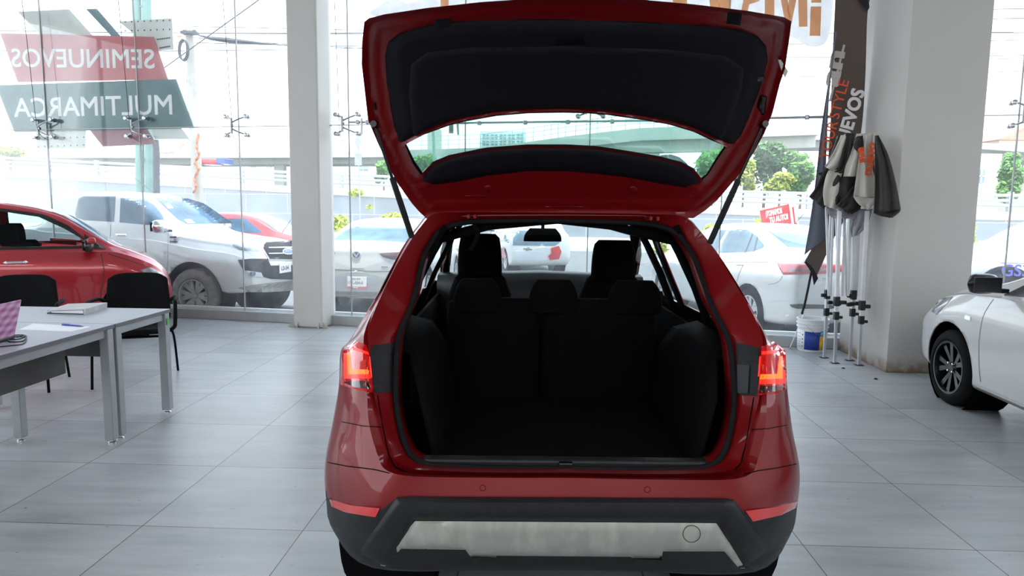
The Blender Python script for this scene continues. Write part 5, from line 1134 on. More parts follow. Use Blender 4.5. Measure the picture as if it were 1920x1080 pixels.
# --- white sedan seen from behind at right
VD = [(-2.24, .48, .85, .95, .74, .66, .55), (-2.20, .34, 1.02, 1.08, .83, .75, .64), (-2.05, .26, 1.05, 1.13, .86, .77, .66), (-1.7, .22, 1.05, 1.17, .875, .79, .64), (-1.1, .2, 1.02, 1.38, .88, .79, .60), (-.5, .2, 1.0, 1.48, .88, .79, .60), (.2, .2, .98, 1.47, .88, .78, .60), (.7, .2, .97, 1.33, .88, .78, .60), (1.2, .2, .96, 1.05, .88, .77, .64), (1.65, .2, .9, .98, .86, .75, .62), (2.0, .26, .77, .84, .80, .68, .5), (2.24, .36, .62, .68, .65, .55, .4)]
VR = Car('white_sedan', (3.74, 10.75, GZ), math.radians(-13), VD, M['white_paint'], 'white sedan outside right of the SUV with red sign board on its roof', wheels=[(1.38, .33, .37), (-1.27, .33, .37)])
for wx in (1.38, -1.27):
    for sg in (1, -1): VR.wheel(wx, sg, .325, .2, .215, 'rim_silver', 'rubber', 5, 'y', .77)
VR.px('side_window', [(1349, 474), (1354, 452), (1366, 433), (1382, 429), (1402, 431), (1418, 442), (1433, 460), (1430, 465), (1412, 471), (1390, 473)], 'car_glass_light', step=4)
VR.px('side_window', [(1322, 474), (1335, 445), (1350, 431), (1362, 431), (1350, 452), (1345, 474)], 'car_glass_light', step=4)
VR.px('window_pillar', [(1395, 473), (1410, 437), (1412, 439), (1398, 473)], 'gloss_black', step=3, off=.009); VR.px('window_pillar', [(1412, 471), (1419, 443), (1421, 445), (1415, 471)], 'gloss_black', step=3, off=.009)
VR.px('rear_window', [(1440, 433), (1480, 433), (1515, 434), (1560, 440), (1575, 462), (1520, 464), (1478, 463), (1460, 449)], 'car_glass_light', step=4)
VR.px('rear_window_shade', [(1440, 433), (1446, 433), (1472, 448), (1510, 457), (1560, 458), (1572, 462), (1520, 464), (1478, 463), (1460, 449)], 'car_glass', step=3, off=.008)
VR.px('tail_lamp', [(1457, 492), (1490, 493), (1553, 495), (1590, 497), (1588, 508), (1545, 514), (1468, 515), (1462, 505)], 'lamp_red_off', step=3, prof=lambda d: .006+.02*min(1, d/4))
VR.px('lamp_band', [(1478, 505), (1548, 505), (1548, 509), (1482, 510)], 'lamp_dark_off', step=3, off=.03)
VR.px('lower_grille', [(1480, 571), (1500, 570), (1560, 572), (1570, 576), (1560, 579), (1495, 579), (1484, 576)], 'rim_dark', step=3, off=.008)
VR.px('bumper_crease', [(1443, 567), (1450, 562), (1560, 562), (1560, 564), (1452, 564), (1444, 568)], 'silver_paint', step=3, off=.006)
for P in ([(1378, 535), (1384, 515), (1394, 492), (1396, 492), (1386, 515), (1380, 535)], [(1345, 491), (1400, 491), (1440, 491), (1440, 492.4), (1400, 492.4), (1345, 492.4)], [(1466, 518), (1462, 526), (1452, 531), (1440, 533), (1440, 534), (1453, 532), (1463, 527), (1468, 518)]): VR.px('panel_gap', P, 'ink_grey', step=3, off=.002, thick=.004)
VR.px('door_handle', [(1379, 494), (1396, 493), (1396, 497), (1380, 498)], 'white_paint', step=2, prof=lambda d: .005+.02*min(1, d/1.5))
VR.px('reflector', [(1473, 590), (1479, 590), (1479, 593), (1473, 593)], 'plate_white', step=2, off=.01)
text_mb('VIRTUS', .06, VR.surf.bvh.ray_cast(*px_rays(VR.surf)((1528, 527)))[0]+Vector((-.012, 0, 0)) if VR.surf.bvh.ray_cast(*px_rays(VR.surf)((1528, 527)))[0] else (-2.3, 0, .8), (0, -1, 0), (0, 0, 1), .004).build('model_lettering', 'chrome', VR.root)
MB().tube([at(1490, 421, 10.6), at(1506, 402, 10.5)], .004, 6).build('antenna', 'wire', VR.root, world=True); MB().lathe([(0, .05), (.03, .03), (.06, 0), (0, 0)], 12, at(1492, 424, 10.6)).build('antenna_foot', 'gloss_black', VR.root, world=True, smooth=50)
# red boards on its roof
for (P, Y, txt, lab) in (([(1425, 395), (1481, 382), (1486, 420), (1430, 424)], 10.95, True, 'red sign board with white lettering standing on the white sedan roof'), ([(1483, 388), (1490, 388), (1494, 420), (1487, 421)], 11.25, False, 'second red sign board, mostly hidden behind the lettered one on the roof')):
    pts = [at(x, y, Y) for x, y in P]; r = empty('roof_sign', (pts[0]+pts[2])/2-Vector((0, 0, .16)), 0, lab, 'sign', 'red boards on the car roof')
    MB().prism(pts, (0, .02, 0)).build('board', 'board_red', r, world=True)
    a, b = pts[1], pts[2]; e = (a-b).normalized(); MB().bar(b-e*.02, a+e*.08, .035, .03).build('post', 'board_white', r, world=True)
    if txt:
        for (s, p, q, sz) in (('¡TOMAMOS', (1436, 406), (1467, 399), .115), ('TU AUTO!', (1443, 418), (1478, 410), .115)):
            o = at(*p, Y-.012); x = at(*q, Y-.012)-o; text_mb(s, sz, o, x, Vector((0, -1, 0)).cross(x), .004, bold=.006, shear=.15, width=x.length).build('lettering', 'board_white', r, world=True)
# --- small white hatchback seen through the SUV
KD = [(-1.80, .45, .85, .95, .68, .60, .5), (-1.77, .34, 1.0, 1.08, .76, .68, .58), (-1.66, .24, 1.02, 1.25, .79, .70, .56), (-1.42, .2, 1.02, 1.44, .80, .71, .55), (-.8, .2, 1.0, 1.50, .80, .72, .55), (0, .2, .97, 1.50, .80, .72, .55), (.5, .2, .96, 1.38, .80, .72, .55), (.95, .2, .94, 1.08, .80, .7, .58), (1.3, .22, .86, .96, .78, .68, .55), (1.6, .28, .7, .78, .7, .6, .45), (1.78, .36, .58, .64, .55, .48, .35)]
KS = Car('white_hatchback', (.30, 19.3, GZ), math.radians(-14), KD, M['white_paint'], 'small white hatchback beyond the windshield, seen between the front headrests', wheels=[(1.15, .3, .34), (-1.15, .3, .34)])
for wx in (1.15, -1.15):
    for sg in (1, -1): KS.wheel(wx, sg, .29, .18, .18, 'rim_silver', 'rubber', 5, 'y', .70)
KS.px('rear_window', [(944, 450), (946, 440), (960, 432), (1030, 433), (1044, 440), (1050, 455), (1040, 461), (960, 460)], 'car_glass_light', step=4)
KS.px('tail_lamp', [(1033, 465), (1048, 461), (1053, 472), (1048, 486), (1031, 488), (1028, 480), (1034, 475)], 'lamp_red_off', step=2, off=.02, fallback=False)
KS.px('tail_lamp', [(945, 463), (938, 466), (938, 480), (947, 487), (949, 480), (946, 472)], 'lamp_red_off', step=2, off=.02, fallback=False)
KS.px('plate_recess', [(962, 471), (1017, 472), (1012, 484), (1008, 488), (970, 487)], 'silver_paint', step=3, off=.006)
KS.px('cross_emblem', [(982, 465), (988, 465), (989, 463), (994, 464), (993, 466), (998, 467), (997, 469), (991, 469), (990, 470), (986, 470), (986, 468), (981, 467)], 'chrome', step=2, off=.01)
KS.mirror(.45, .78, 1.08, 'white_paint')
# --- blue-white crossover at far right
GC = Car('white_crossover', (9.35, 11.95, GZ), math.radians(-84), [(-2.15, .45, .9, 1.0, .75, .65, .5), (-2.1, .34, 1.05, 1.2, .85, .75, .56), (-1.85, .25, 1.1, 1.45, .9, .78, .6), (-1.4, .22, 1.09, 1.62, .92, .80, .6), (-.6, .2, 1.06, 1.68, .92, .81, .6), (.1, .2, 1.04, 1.62, .92, .81, .6), (.55, .2, 1.03, 1.42, .92, .81, .6), (.95, .2, 1.02, 1.16, .92, .81, .64), (1.4, .22, .98, 1.08, .91, .80, .66), (1.85, .28, .86, .96, .86, .74, .6), (2.08, .36, .74, .82, .76, .64, .5), (2.17, .44, .62, .7, .62, .52, .4)],
    M['silver_paint'], 'pale blue-white crossover at the right edge outside, blue letters on its door', wheels=[(1.33, .36, .43), (-1.3, .36, .43)])
for wx in (1.33, -1.3):
    for sg in (1, -1): GC.wheel(wx, sg, .345, .22, .23, 'rim_dark', 'rubber', 5, 'y', .82)
GC.side('side_window', [(-1.2, 1.12), (-1.1, 1.5), (-.3, 1.55), (-.3, 1.10)], 'car_glass_light'); GC.side('side_window', [(-.2, 1.10), (-.2, 1.55), (.2, 1.5), (.85, 1.10)], 'car_glass_light')
GC.mirror(.72, .92, 1.08, 'silver_paint')
for sg in (1,): GC.side('arch_cladding', [(1.33+.47*math.cos(a*PI/12), .36+.47*math.sin(a*PI/12)) for a in range(13)]+[(1.33-.42*math.cos(a*PI/12), .36+.42*math.sin(a*PI/12)) for a in range(13)], 'black_plastic', step=.05, off=.006)
o = at(1876, 517, 11.0); x = Vector((1, -.06, 0)); text_mb('GS3', .26, o, x, (0, 0, 1), .004, bold=.004).build('door_lettering', 'letter_blue', GC.root, world=True)
GC.px('door_stripe', [(1876, 492), (1925, 494), (1925, 495), (1876, 493.4)], 'letter_blue', step=3)
# --- white car in the showroom, right edge
OC = Car('white_hatchback', (4.36, 4.37, 0), math.radians(4), [(-2.05, .45, .9, .98, .72, .62, .5), (-2.0, .32, 1.0, 1.15, .82, .72, .56), (-1.8, .25, 1.02, 1.36, .85, .75, .6), (-1.3, .22, 1.0, 1.46, .865, .77, .6), (-.6, .2, .98, 1.48, .87, .78, .6), (0, .2, .96, 1.46, .87, .78, .6), (.4, .2, .955, 1.30, .87, .78, .6), (.8, .2, .95, 1.10, .87, .78, .62), (1.1, .2, .93, 1.0, .87, .78, .66), (1.5, .22, .86, .93, .85, .75, .62), (1.8, .26, .74, .82, .78, .67, .5), (1.98, .34, .62, .68, .66, .56, .42), (2.05, .42, .54, .6, .5, .44, .34)],
    M['white_paint'], 'white car parked indoors at the right edge, front wheel and door showing', wheels=[(1.22, .325, .36), (-1.33, .325, .36)])
for wx in (1.22, -1.33):
    for sg in (1, -1): OC.wheel(wx, sg, .31, .20, .215, 'rim_dark', 'rubber', 5, 'y', .76, steer=0)
for sg in (-1, 1):
    for q in range(4): MB().lathe([(0, .02), (.009, .016), (.011, 0)], 10, (1.22+.045*math.cos(q*PI/2+.78), sg*(.76+.062), .305+.045*math.sin(q*PI/2+.78)), Matrix.Rotation(-PI/2*sg, 3, 'X')).build('wheel_nut', 'chrome', OC.root, smooth=50)
OC.mirror(.62, .86, 1.06, 'gloss_black')
OC.side('side_window', [(-.2, 1.0), (-.2, 1.38), (.1, 1.36), (.62, 1.02)], 'car_glass', off=.005); OC.side('side_window', [(-1.1, 1.04), (-1.0, 1.36), (-.3, 1.38), (-.3, 1.0)], 'car_glass', off=.005)
OC.side('mirror_triangle', [(.45, .99), (.45, 1.16), (.72, .97)], 'gloss_black', off=.007)
OC.px('headlamp', [(1746, 584), (1757, 565), (1770, 558), (1787, 556), (1774, 570), (1756, 590)], 'lamp_clear', step=3, off=.008)
OC.side('side_repeater', [(.92, .74), (1.0, .745), (1.0, .775), (.93, .77)], 'chrome', step=.02, off=.008); OC.side('panel_gap', [(.78, .93), (.80, .6), (.76, .3), (.752, .3), (.792, .6), (.772, .93)], 'ink_grey', step=.04, off=.002, thick=.004)
OC.side('panel_gap', [(.72, .955), (1.2, .93), (1.6, .86), (1.6, .853), (1.2, .922), (.72, .948)], 'ink_grey', step=.04, off=.002, thick=.004)
OC.side('side_skirt', [(-.9, .2), (-.9, .26), (.78, .26), (.82, .2)], 'white_paint', step=.05, off=.03, thick=.05)
# ---------------------------------------------------------------- street, walls, bridge, trees
def st(o, *a): return tag(o, kind='structure')
a, b = gl(-60, .11), gl(60, .11)
pts = [gl(-60, .11, -.22), gl(60, .11, -.22), Vector((60, 140, -.22)), Vector((-60, 140, -.22))]
st(recalc(MB().prism(pts, (0, 0, .12)).build('floor_street', 'asphalt')))
pts = [gl(-60, .11, -.1), gl(60, .11, -.1), gl(60, .55, -.1), gl(-60, .55, -.1)]
st(recalc(MB().prism(pts, (0, 0, .045)).build('trim_kerb', 'concrete_light')))
# pavement before the retaining wall
WL = lambda x, off=0: Vector((x, 38-.20*x+off, -.1))
st(recalc(MB().prism([WL(-60, -10), WL(60, -10), WL(60, 0), WL(-60, 0)], (0, 0, .15)).build('floor_pavement', 'kerb_white')))
def wtop(x): return 2.65-.052*x if x > -16 else 3.5-.012*(x+16)
ctl = []
for (px, py) in ((-250, 312), (0, 320), (270, 335), (545, 350), (733, 359), (1100, 376), (1360, 389), (1520, 394), (1900, 399), (2300, 401)):
    d = ray(px, py); t = (38-.0)/(d.y+.20*d.x); p = EYEV+d*t; ctl.append(p)
top = ctl
def strip(z0f, z1f, y0, y1, name, m, kind='structure', lab=None, cat=None, uv=False):
    q = MB(); F = []; n = len(top)
    for p in top: q.v += [Vector((p.x, p.y+y0, z0f(p))), Vector((p.x, p.y+y0, z1f(p))), Vector((p.x, p.y+y1, z1f(p))), Vector((p.x, p.y+y1, z0f(p)))]
    for i in range(n-1):
        for j in range(4): q.f.append((4*i+j, 4*i+(j+1) % 4, 4*(i+1)+(j+1) % 4, 4*(i+1)+j))
    q.f += [(0, 1, 2, 3), tuple(4*(n-1)+j for j in (3, 2, 1, 0))]
    o = recalc(q.build(name, m)); o['kind'] = kind if kind else None
    if not kind: del o['kind']; tag(o, lab, cat)
    if uv:
        u = o.data.uv_layers.new(name='UVMap')
        for l in o.data.loops: v = o.data.vertices[l.vertex_index].co; u.data[l.index].uv = (v.x, v.z)
    return o
strip(lambda p: -.2, lambda p: p.z-.35, 0, .5, 'wall_retaining', 'retaining_wall', uv=True)
strip(lambda p: p.z-.35, lambda p: p.z+.04, -.12, .6, 'wall_coping', 'concrete_light')
# guard rail on the coping
GR = empty('guard_rail', top[4]+Vector((0, .3, 0)), 0, 'pale steel guard rail running along the top of the retaining wall', 'guard rail')
for dz in (.34, .58, .82):
    MB().tube([p+Vector((0, .25, dz)) for p in top], .085, 6).build('rail', 'guardrail', GR, world=True)
L0 = 0
P0 = top[0]
tot = []
for i in range(len(top)-1):
    a, b = top[i], top[i+1]; n_ = max(1, int((b-a).length/2.6))
    for k in range(n_): tot.append(a.lerp(b, k/n_))
for p in tot[:30]: MB().box(p+Vector((0, .30, .48)), (.22, .2, .96)).build('post', 'guardrail', GR, world=True)
# elevated road and its ramp
def deck(name, pts, w, h, m, lab, rail=0, par=None):
    r = empty(name, pts[len(pts)//2][0:3] if False else Vector(pts[len(pts)//2]), 0, lab, 'bridge')
    q = MB(); n = len(pts); P = [Vector(p) for p in pts]
    for p in P: q.v += [p+Vector((0, 0, -h)), p, p+Vector((0, w, 0)), p+Vector((0, w, -h))]
    for i in range(n-1):
        for j in range(4): q.f.append((4*i+j, 4*i+(j+1) % 4, 4*(i+1)+(j+1) % 4, 4*(i+1)+j))
    q.f += [(0, 1, 2, 3), tuple(4*(n-1)+j for j in (3, 2, 1, 0))]; recalc(q.build('deck', m, r, world=True))
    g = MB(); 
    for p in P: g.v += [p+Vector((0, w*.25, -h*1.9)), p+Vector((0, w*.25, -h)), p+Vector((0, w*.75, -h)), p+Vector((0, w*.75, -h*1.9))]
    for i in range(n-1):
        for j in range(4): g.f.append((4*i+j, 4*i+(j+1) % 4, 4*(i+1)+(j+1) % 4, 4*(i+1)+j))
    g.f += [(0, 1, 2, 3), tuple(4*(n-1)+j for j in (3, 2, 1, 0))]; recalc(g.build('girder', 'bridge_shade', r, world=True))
    if rail:
        for dz in (.35, .7, 1.05): MB().tube([p+Vector((0, .1, dz*rail)) for p in P], .022, 6).build('rail', 'guardrail', r, world=True)
        for i in range(n-1):
            for k in range(3): p = P[i].lerp(P[i+1], k/3); MB().box(p+Vector((0, .1, .52*rail)), (.04, .04, 1.05*rail)).build('rail_post', 'guardrail', r, world=True)
    return r
D1 = [at(x, y, Y) for x, y, Y in ((-400, 288, 78), (0, 286, 75), (290, 286, 72), (540, 285, 70), (700, 284, 70), (860, 281, 69), (1000, 270, 67), (1110, 262, 66), (1250, 255, 65), (1400, 251, 64), (1600, 250, 64), (1900, 272, 64), (2200, 290, 64))]
B1 = deck('elevated_road', D1, 9, .55, 'bridge', 'long elevated concrete road running across behind the street')
D2 = [at(x, y, Y) for x, y, Y in ((765, 281, 58), (840, 279, 57.5), (900, 277, 57), (960, 270, 56), (1020, 262, 55), (1060, 256, 54), (1120, 249, 53), (1200, 240, 52), (1280, 237, 51), (1400, 233, 50), (1540, 228, 50))]
B2 = deck('curved_footbridge', D2, 3, .9, 'bridge', 'curved concrete ramp with railing, seen through the tailgate window', 1.0)
for x in (815, 1222, 1330): p = at(x, 300, 60); MB().box((p.x, p.y, p.z/2+1), (1.1, 1.1, p.z+3)).build('pier', 'bridge', B1, world=True)
for x in (525,): p = at(x, 300, 74); MB().box((p.x, p.y, p.z/2), (1.0, 1, p.z+1)).build('pier', 'bridge', B1, world=True)
# truck on the flyover, red and blue
r = empty('far_truck', at(405, 308, 66), 0, 'tiny red and blue vehicle passing just above the guard rail', 'truck')
p = at(405, 304, 66); MB().box(p+Vector((-.3, 0, 0)), (1.6, 2, .55)).build('cab', 'red_far', r, world=True, bevel=.2, bseg=3); MB().box(p+Vector((.85, 0, .05)), (.8, 2, .5)).build('cargo', 'badge_blue', r, world=True, bevel=.03)
# buildings
def building(px0, px1, pyt, pyb, Y, m, lab, wins=(), depth=8, roof=None):
    a, b = at(px0, pyt, Y), at(px1, pyb, Y); r = empty('building', ((a.x+b.x)/2, Y, -.1), 0, lab, 'building')
    MB().box(((a.x+b.x)/2, Y+depth/2, (a.z-.1)/2), (b.x-a.x, depth, a.z+.1)).build('walls', m, r, world=True)
    for (x0, y0, x1, y1) in wins:
        c, d = at(x0, y0, Y), at(x1, y1, Y); w = MB().box(((c.x+d.x)/2, Y-.02, (c.z+d.z)/2), (d.x-c.x, .12, c.z-d.z)).build('window', 'building_glass', r, world=True)
        MB().box(((c.x+d.x)/2, Y-.1, (c.z+d.z)/2), (.08, .1, c.z-d.z)).box(((c.x+d.x)/2, Y-.1, (c.z+d.z)/2), (d.x-c.x, .1, .08)).build('mullion', 'building_white', w, world=True)
    if roof:
        c, d = at(px0-6, pyt, Y-.5), at(px1+6, roof, Y-.5); MB().prism([(c.x, Y-.6, c.z), (d.x, Y-.6, c.z), (d.x-(d.x-c.x)*.1, Y-.6, d.z), (c.x+(d.x-c.x)*.45, Y-.6, d.z)], (0, depth, 0)).build('roof', 'roof_tile', r, world=True)
    return r
building(900, 985, 246, 330, 90, 'building_white', 'white office building with a grid of windows, seen through the tailgate window', [(905+i*16, y, 917+i*16, y+9) for i in range(5) for y in (252, 264, 276)])
building(1822, 1872, 288, 372, 52, 'building_white', 'plain white house with one narrow window right of the wide pillar', [(1832, 318, 1844, 343)])
building(1874, 1990, 262, 370, 75, 'building_tan', 'tan house with a tiled roof at the right picture edge', [(1930, 300, 1945, 320)], roof=236)
building(430, 620, 300, 345, 110, 'building_white', 'low pale building behind the guard rail left of the slim pillar', [(470, 306, 480, 314), (500, 306, 510, 314)])
building(620, 730, 308, 345, 95, 'building_tan', 'low pale building behind the guard rail right of the slim pillar', [(672, 312, 690, 320)])
building(60, 150, 281, 320, 95, 'building_tan', 'low tan building behind the guard rail at the far left', [(85, 286, 95, 292), (110, 286, 120, 292)])
# dark arched canopy seen through the tailgate window
P = [at(x, y, 45) for x, y in ((1237, 292), (1255, 291), (1270, 296), (1284, 308), (1292, 325))]; P2 = [p+Vector((-.25, 0, -.25)) for p in P]
tag(MB().grid([P, P2]).build('arched_shelter', 'pole_dark', solid=.6), 'dark arched shelter roof below the flyover, seen through the tailgate window', 'shelter')
# trees and shrubs
def tree(px, pyt, pyb, wpx, Y, m, lab, n=2600, leaf=.17, trunk=True, group='trees beyond the retaining wall', blobs=7, seed=0, name='tree', cat='tree', z0=None):
    rnd = random.Random(seed+int(px)); a, b = at(px, pyt, Y), at(px, pyb, Y); w = abs(at(px+wpx, pyt, Y).x-at(px-wpx, pyt, Y).x)/2; base = Vector((a.x, Y, b.z if z0 is None else z0)); h = a.z-b.z; cz = (a.z+b.z)/2
    r = empty(name, base, 0, lab, cat, group); q = MB(); C = []
    for i in range(blobs): t = rnd.random(); C.append((Vector((rnd.uniform(-.55, .55)*w*(1-.3*t), rnd.uniform(-.5, .5)*w, (t-.5)*h*.68)), rnd.uniform(.38, .6)))
    C.append((Vector((0, 0, 0)), .7))
    for i in range(n):
        c, k = rnd.choice(C); d = Vector((rnd.gauss(0, 1), rnd.gauss(0, 1), rnd.gauss(0, 1))).normalized(); s = k*(rnd.random()**.35)
        p = Vector((a.x, Y, cz))+c+Vector((d.x*w*s, d.y*w*s, d.z*h*.5*s))
        if p.z > a.z or p.z < b.z-.2: p.z = rnd.uniform(b.z, a.z-h*.2)
        n1 = Vector((rnd.gauss(0, 1), rnd.gauss(0, 1), rnd.gauss(0, 1))).normalized(); n2 = n1.orthogonal().normalized(); L_ = leaf*rnd.uniform(.6, 1.4)
        q.add([p-n1*L_, p+n2*L_*.5, p+n1*L_, p-n2*L_*.5], [(0, 1, 2, 3)])
    q.build('foliage', m, r, world=True)
    if trunk: MB().tube([base, Vector((a.x+.1*w, Y, cz)), Vector((a.x, Y, lerp(cz, a.z, .5)))], [w*.07+.03, w*.05+.02, .02], 8).build('trunk', 'bark', r, world=True, smooth=60)
    return r
tree(1436, 268, 362, 40, 50, 'leaf_dark', 'tall dark green tree right of the open tailgate', 3000, .22, z0=0)
tree(1395, 300, 362, 26, 46, 'leaf_yellow', 'bright yellow-green tree next to the right gas strut', 1800, .18, z0=0)
tree(1505, 272, 362, 32, 48, 'leaf_green', 'green tree just left of the feather flag', 2600, .2, z0=0)
tree(1462, 325, 362, 30, 44, 'leaf_yellow', 'low yellow-green tree between the two taller trees right of the tailgate', 1500, .17, z0=0)
tree(1900, 286, 374, 30, 44, 'leaf_green', 'round green tree at the right picture edge above the wall', 2600, .18, z0=0)
tree(1335, 270, 355, 46, 44, 'leaf_green', 'green tree in the right corner of the tailgate window', 3200, .18, z0=0)
tree(795, 292, 345, 28, 48, 'leaf_green', 'green tree in the left corner of the tailgate window', 1800, .18, z0=0)
tree(718, 300, 342, 16, 56, 'leaf_green', 'small green tree just left of the left gas strut', 1200, .18, z0=0)
tree(15, 277, 304, 32, 70, 'leaf_yellow', 'pale green treetop above the guard rail at the left picture edge', 1000, .25, z0=0)
sg_ = 'shrubs at the retaining wall'
def shrub(*a, **k): return tree(*a, group=sg_, name='shrub', cat='shrub', **k)
WY = lambda px: (lambda d: EYEV+d*((37.3)/(d.y+.2*d.x)))(ray(px, 420)).y
shrub(638, 405, 432, 26, WY(638)-2, 'leaf_yellow', 'yellow-green shrub at the wall foot right of the slim pillar', n=900, leaf=.12, trunk=True)
shrub(735, 396, 418, 20, WY(735)-1, 'leaf_yellow', 'yellow shrub at the wall foot left of the left gas strut', n=800, leaf=.12)
shrub(668, 352, 368, 16, WY(668)-.3, 'leaf_yellow', 'yellow tuft growing from the wall top right of the slim pillar', n=350, leaf=.12, trunk=False)
shrub(693, 384, 393, 6, WY(693)-.3, 'leaf_yellow', 'tiny yellow tuft growing out of the wall face', n=90, leaf=.12, trunk=False)
shrub(1818, 418, 460, 12, WY(1818)-1, 'leaf_yellow', 'yellow shrub right beside the wide pillar', n=500, leaf=.12)
shrub(1240, 455, 474, 16, 26, 'leaf_yellow', 'low yellow shrub seen through the SUV door window', n=300, leaf=.1)
shrub(1330, 420, 440, 14, WY(1330)-1, 'leaf_yellow', 'pale shrub at the wall foot behind the right gas strut', n=400, leaf=.1)
shrub(1450, 405, 422, 40, WY(1450)-1, 'leaf_yellow', 'low scrub along the wall foot behind the roof signs', n=700, leaf=.1)
shrub(100, 392, 410, 18, WY(100)-1, 'leaf_yellow', 'dry yellow shrub at the wall foot behind the red hatchback', n=400, leaf=.1)
# --- poles
def pole(name, P, r, m, lab, cat='pole', extra=None):
    return tag(MB().tube(P, r, 12).build(name, m, smooth=50), lab, cat)
b_ = gp(385, 470, GZ); Y = 24
pole('concrete_pole', [at(381, 500, Y), at(372, 370, Y), at(364, 240, Y), at(352, 0, Y), at(347, -120, Y)], [.20, .175, .16, .12, .10], 'concrete_pole', 'pale concrete utility pole with rags tied to it')
for (P, m, lab) in (([at(263, 470, 17), at(262, 200, 17), at(254, -60, 17)], 'pole_green', 'left green steel tube of the sign mast'), ([at(282, 470, 17), at(280, 200, 17), at(273, -60, 17)], 'pole_green', 'right green steel tube of the sign mast'), ([at(294, 480, 16.5), at(293, 280, 16.5), at(291, 262, 16.5)], 'pole_dark', 'dark post right of the green sign mast')):
    pole('sign_mast' if m == 'pole_green' else 'dark_post', P, .075 if m == 'pole_dark' else .10, m, lab)
r = empty('mast_bracing', at(264, 12, 17), 0, 'green cross bracing between the two mast tubes above the sign boards', 'bracket')
for y in (-20, 12, 42, 262): MB().box(at(266, y, 17), (.16, .05, .05)).build('brace', 'pole_green', r, world=True)
o = tag(MB().tube(cr([at(x, y, 23.7) for x, y in ((372, 250), (369, 275), (373, 290), (366, 305), (372, 318), (365, 335), (368, 350), (362, 362))], 5), [.03+.05*abs(math.sin(i*.9)) for i in range(36)], 8, flat=.6).build('tied_rags', 'cloth_rag', smooth=60), 'orange and teal rags tied to the pale concrete pole', 'rag')
P = [at(x, y, 23) for x, y in ((287, 278), (300, 286), (325, 285), (350, 266), (357, 262))]
tag(MB().tube(cr(P, 5), .012, 6).build('pennant_string', 'cloth_rag'), 'string with a scrap of yellow cloth sagging from the mast to the concrete pole', 'string')
P = [(343+8*math.cos(a*PI/12), 93+19*math.sin(a*PI/12)) for a in range(25)]
q = MB()
for k in range(3): q.tube([at(x+k*1.2, y+k, 23.5) for x, y in P], .03, 6)
tag(q.build('cable_coil', 'wire', smooth=60), 'coil of dark cable hanging beside the concrete pole', 'cable')
q = MB().box(at(356, 62, 23.8), (.5, .3, .08)); [q.lathe([(0, .15), (.06, .12), (.08, 0), (0, 0)], 10, at(x, 64, 23.8)) for x in (346, 365)]
tag(q.build('insulator_arm', 'pole_dark', smooth=40), 'small cross arm with insulators on the concrete pole', 'insulator')
pole('lamp_post', [at(816, 345, 42), at(812, 240, 42), at(809, 150, 42)], .08, 'pole_green', 'slim grey lamp post seen through the left of the tailgate window')
r = empty('road_sign', at(672, 340, 30), 0, 'back of a small diamond road sign on a post right of the slim pillar', 'sign')
MB().tube([Vector((at(674, 345, 30).x, 30, -.1)), at(674, 345, 30), at(671, 250, 30)], .03, 8).build('post', 'guardrail', r, world=True)
c = at(671, 265, 29.95); MB().prism([at(671, 250, 29.9), at(678, 265, 29.9), at(671, 281, 29.9), at(664, 265, 29.9)], (0, .03, 0)).build('diamond_plate', 'guardrail', r, world=True)
MB().prism([at(665, 288, 29.9), at(678, 288, 29.9), at(678, 310, 29.9), at(665, 310, 29.9)], (0, .03, 0)).build('lower_plate', 'guardrail', r, world=True)
# --- overhead wires
wires = [((-100, 55), (960, 58), 26, 3), ((-100, 56), (1000, 62), 26, 2), ((-100, 62), (960, 90), 26, 3), ((-100, 95), (960, 82), 26, 3), ((340, 49), (1900, 60), 28, 4), ((330, 68), (1000, 100), 25, 3),
         ((1400, 83), (1950, 74), 30, 1), ((1400, 107), (1950, 103), 30, 1), ((1400, 115), (1950, 109), 30, 1), ((1400, 145), (1950, 132), 30, 1), ((1700, 20), (2000, 15), 22, 0), ((1700, 38), (2000, 33), 22, 0), ((1700, 64), (2000, 60), 25, 0), ((300, 133), (492, -5), 22, 0), ((350, 150), (368, 250), 24, 0), ((0, 110), (60, 160), 26, 0)]
for i, ((x0, y0), (x1, y1), Y, sag) in enumerate(wires):
    Y += (i % 6)*.7
    P = [at(lerp(x0, x1, t/12), lerp(y0, y1, t/12)+sag*2*math.sin(PI*t/12), Y) for t in range(13)]
    o = MB().tube(P, .016 if i not in (13,) else .02, 5).build('overhead_wire', 'wire')
    tag(o, ['thin overhead wire left of the slim pillar, topmost of the near level bundle', 'thin overhead wire left of the slim pillar, second of the near level bundle', 'overhead wire sagging down to the right behind the upper sign pieces', 'overhead wire rising slightly to the right below the perforated plate', 'long thin overhead wire crossing the whole sky above the tailgate', 'overhead wire sloping down to the right from the concrete pole',
      'thin overhead wire right of the tailgate, topmost below the orange lettering', 'thin overhead wire right of the tailgate, second below the orange lettering', 'thin overhead wire right of the tailgate, third below the orange lettering', 'thin overhead wire right of the tailgate, lowest below the orange lettering', 'thin wire right of the wide pillar, topmost', 'thin wire right of the wide pillar, second from the top', 'thin wire right of the wide pillar, third from the top',
      'slanting stay wire rising to the right across the sky near the slim pillar', 'thin wire hanging beside the pale concrete pole', 'short wire end at the left edge beneath the sign boards'][i], 'wire', 'overhead wires')
tag(MB().tube([at(x, y, 25.8) for x, y in ((372, 66), (395, 72), (430, 76), (500, 82), (545, 86))], [.02, .07, .10, .03, .015], 6).build('cable_splice', 'wire', smooth=50), 'thick dark splice on the wires right of the concrete pole', 'cable')
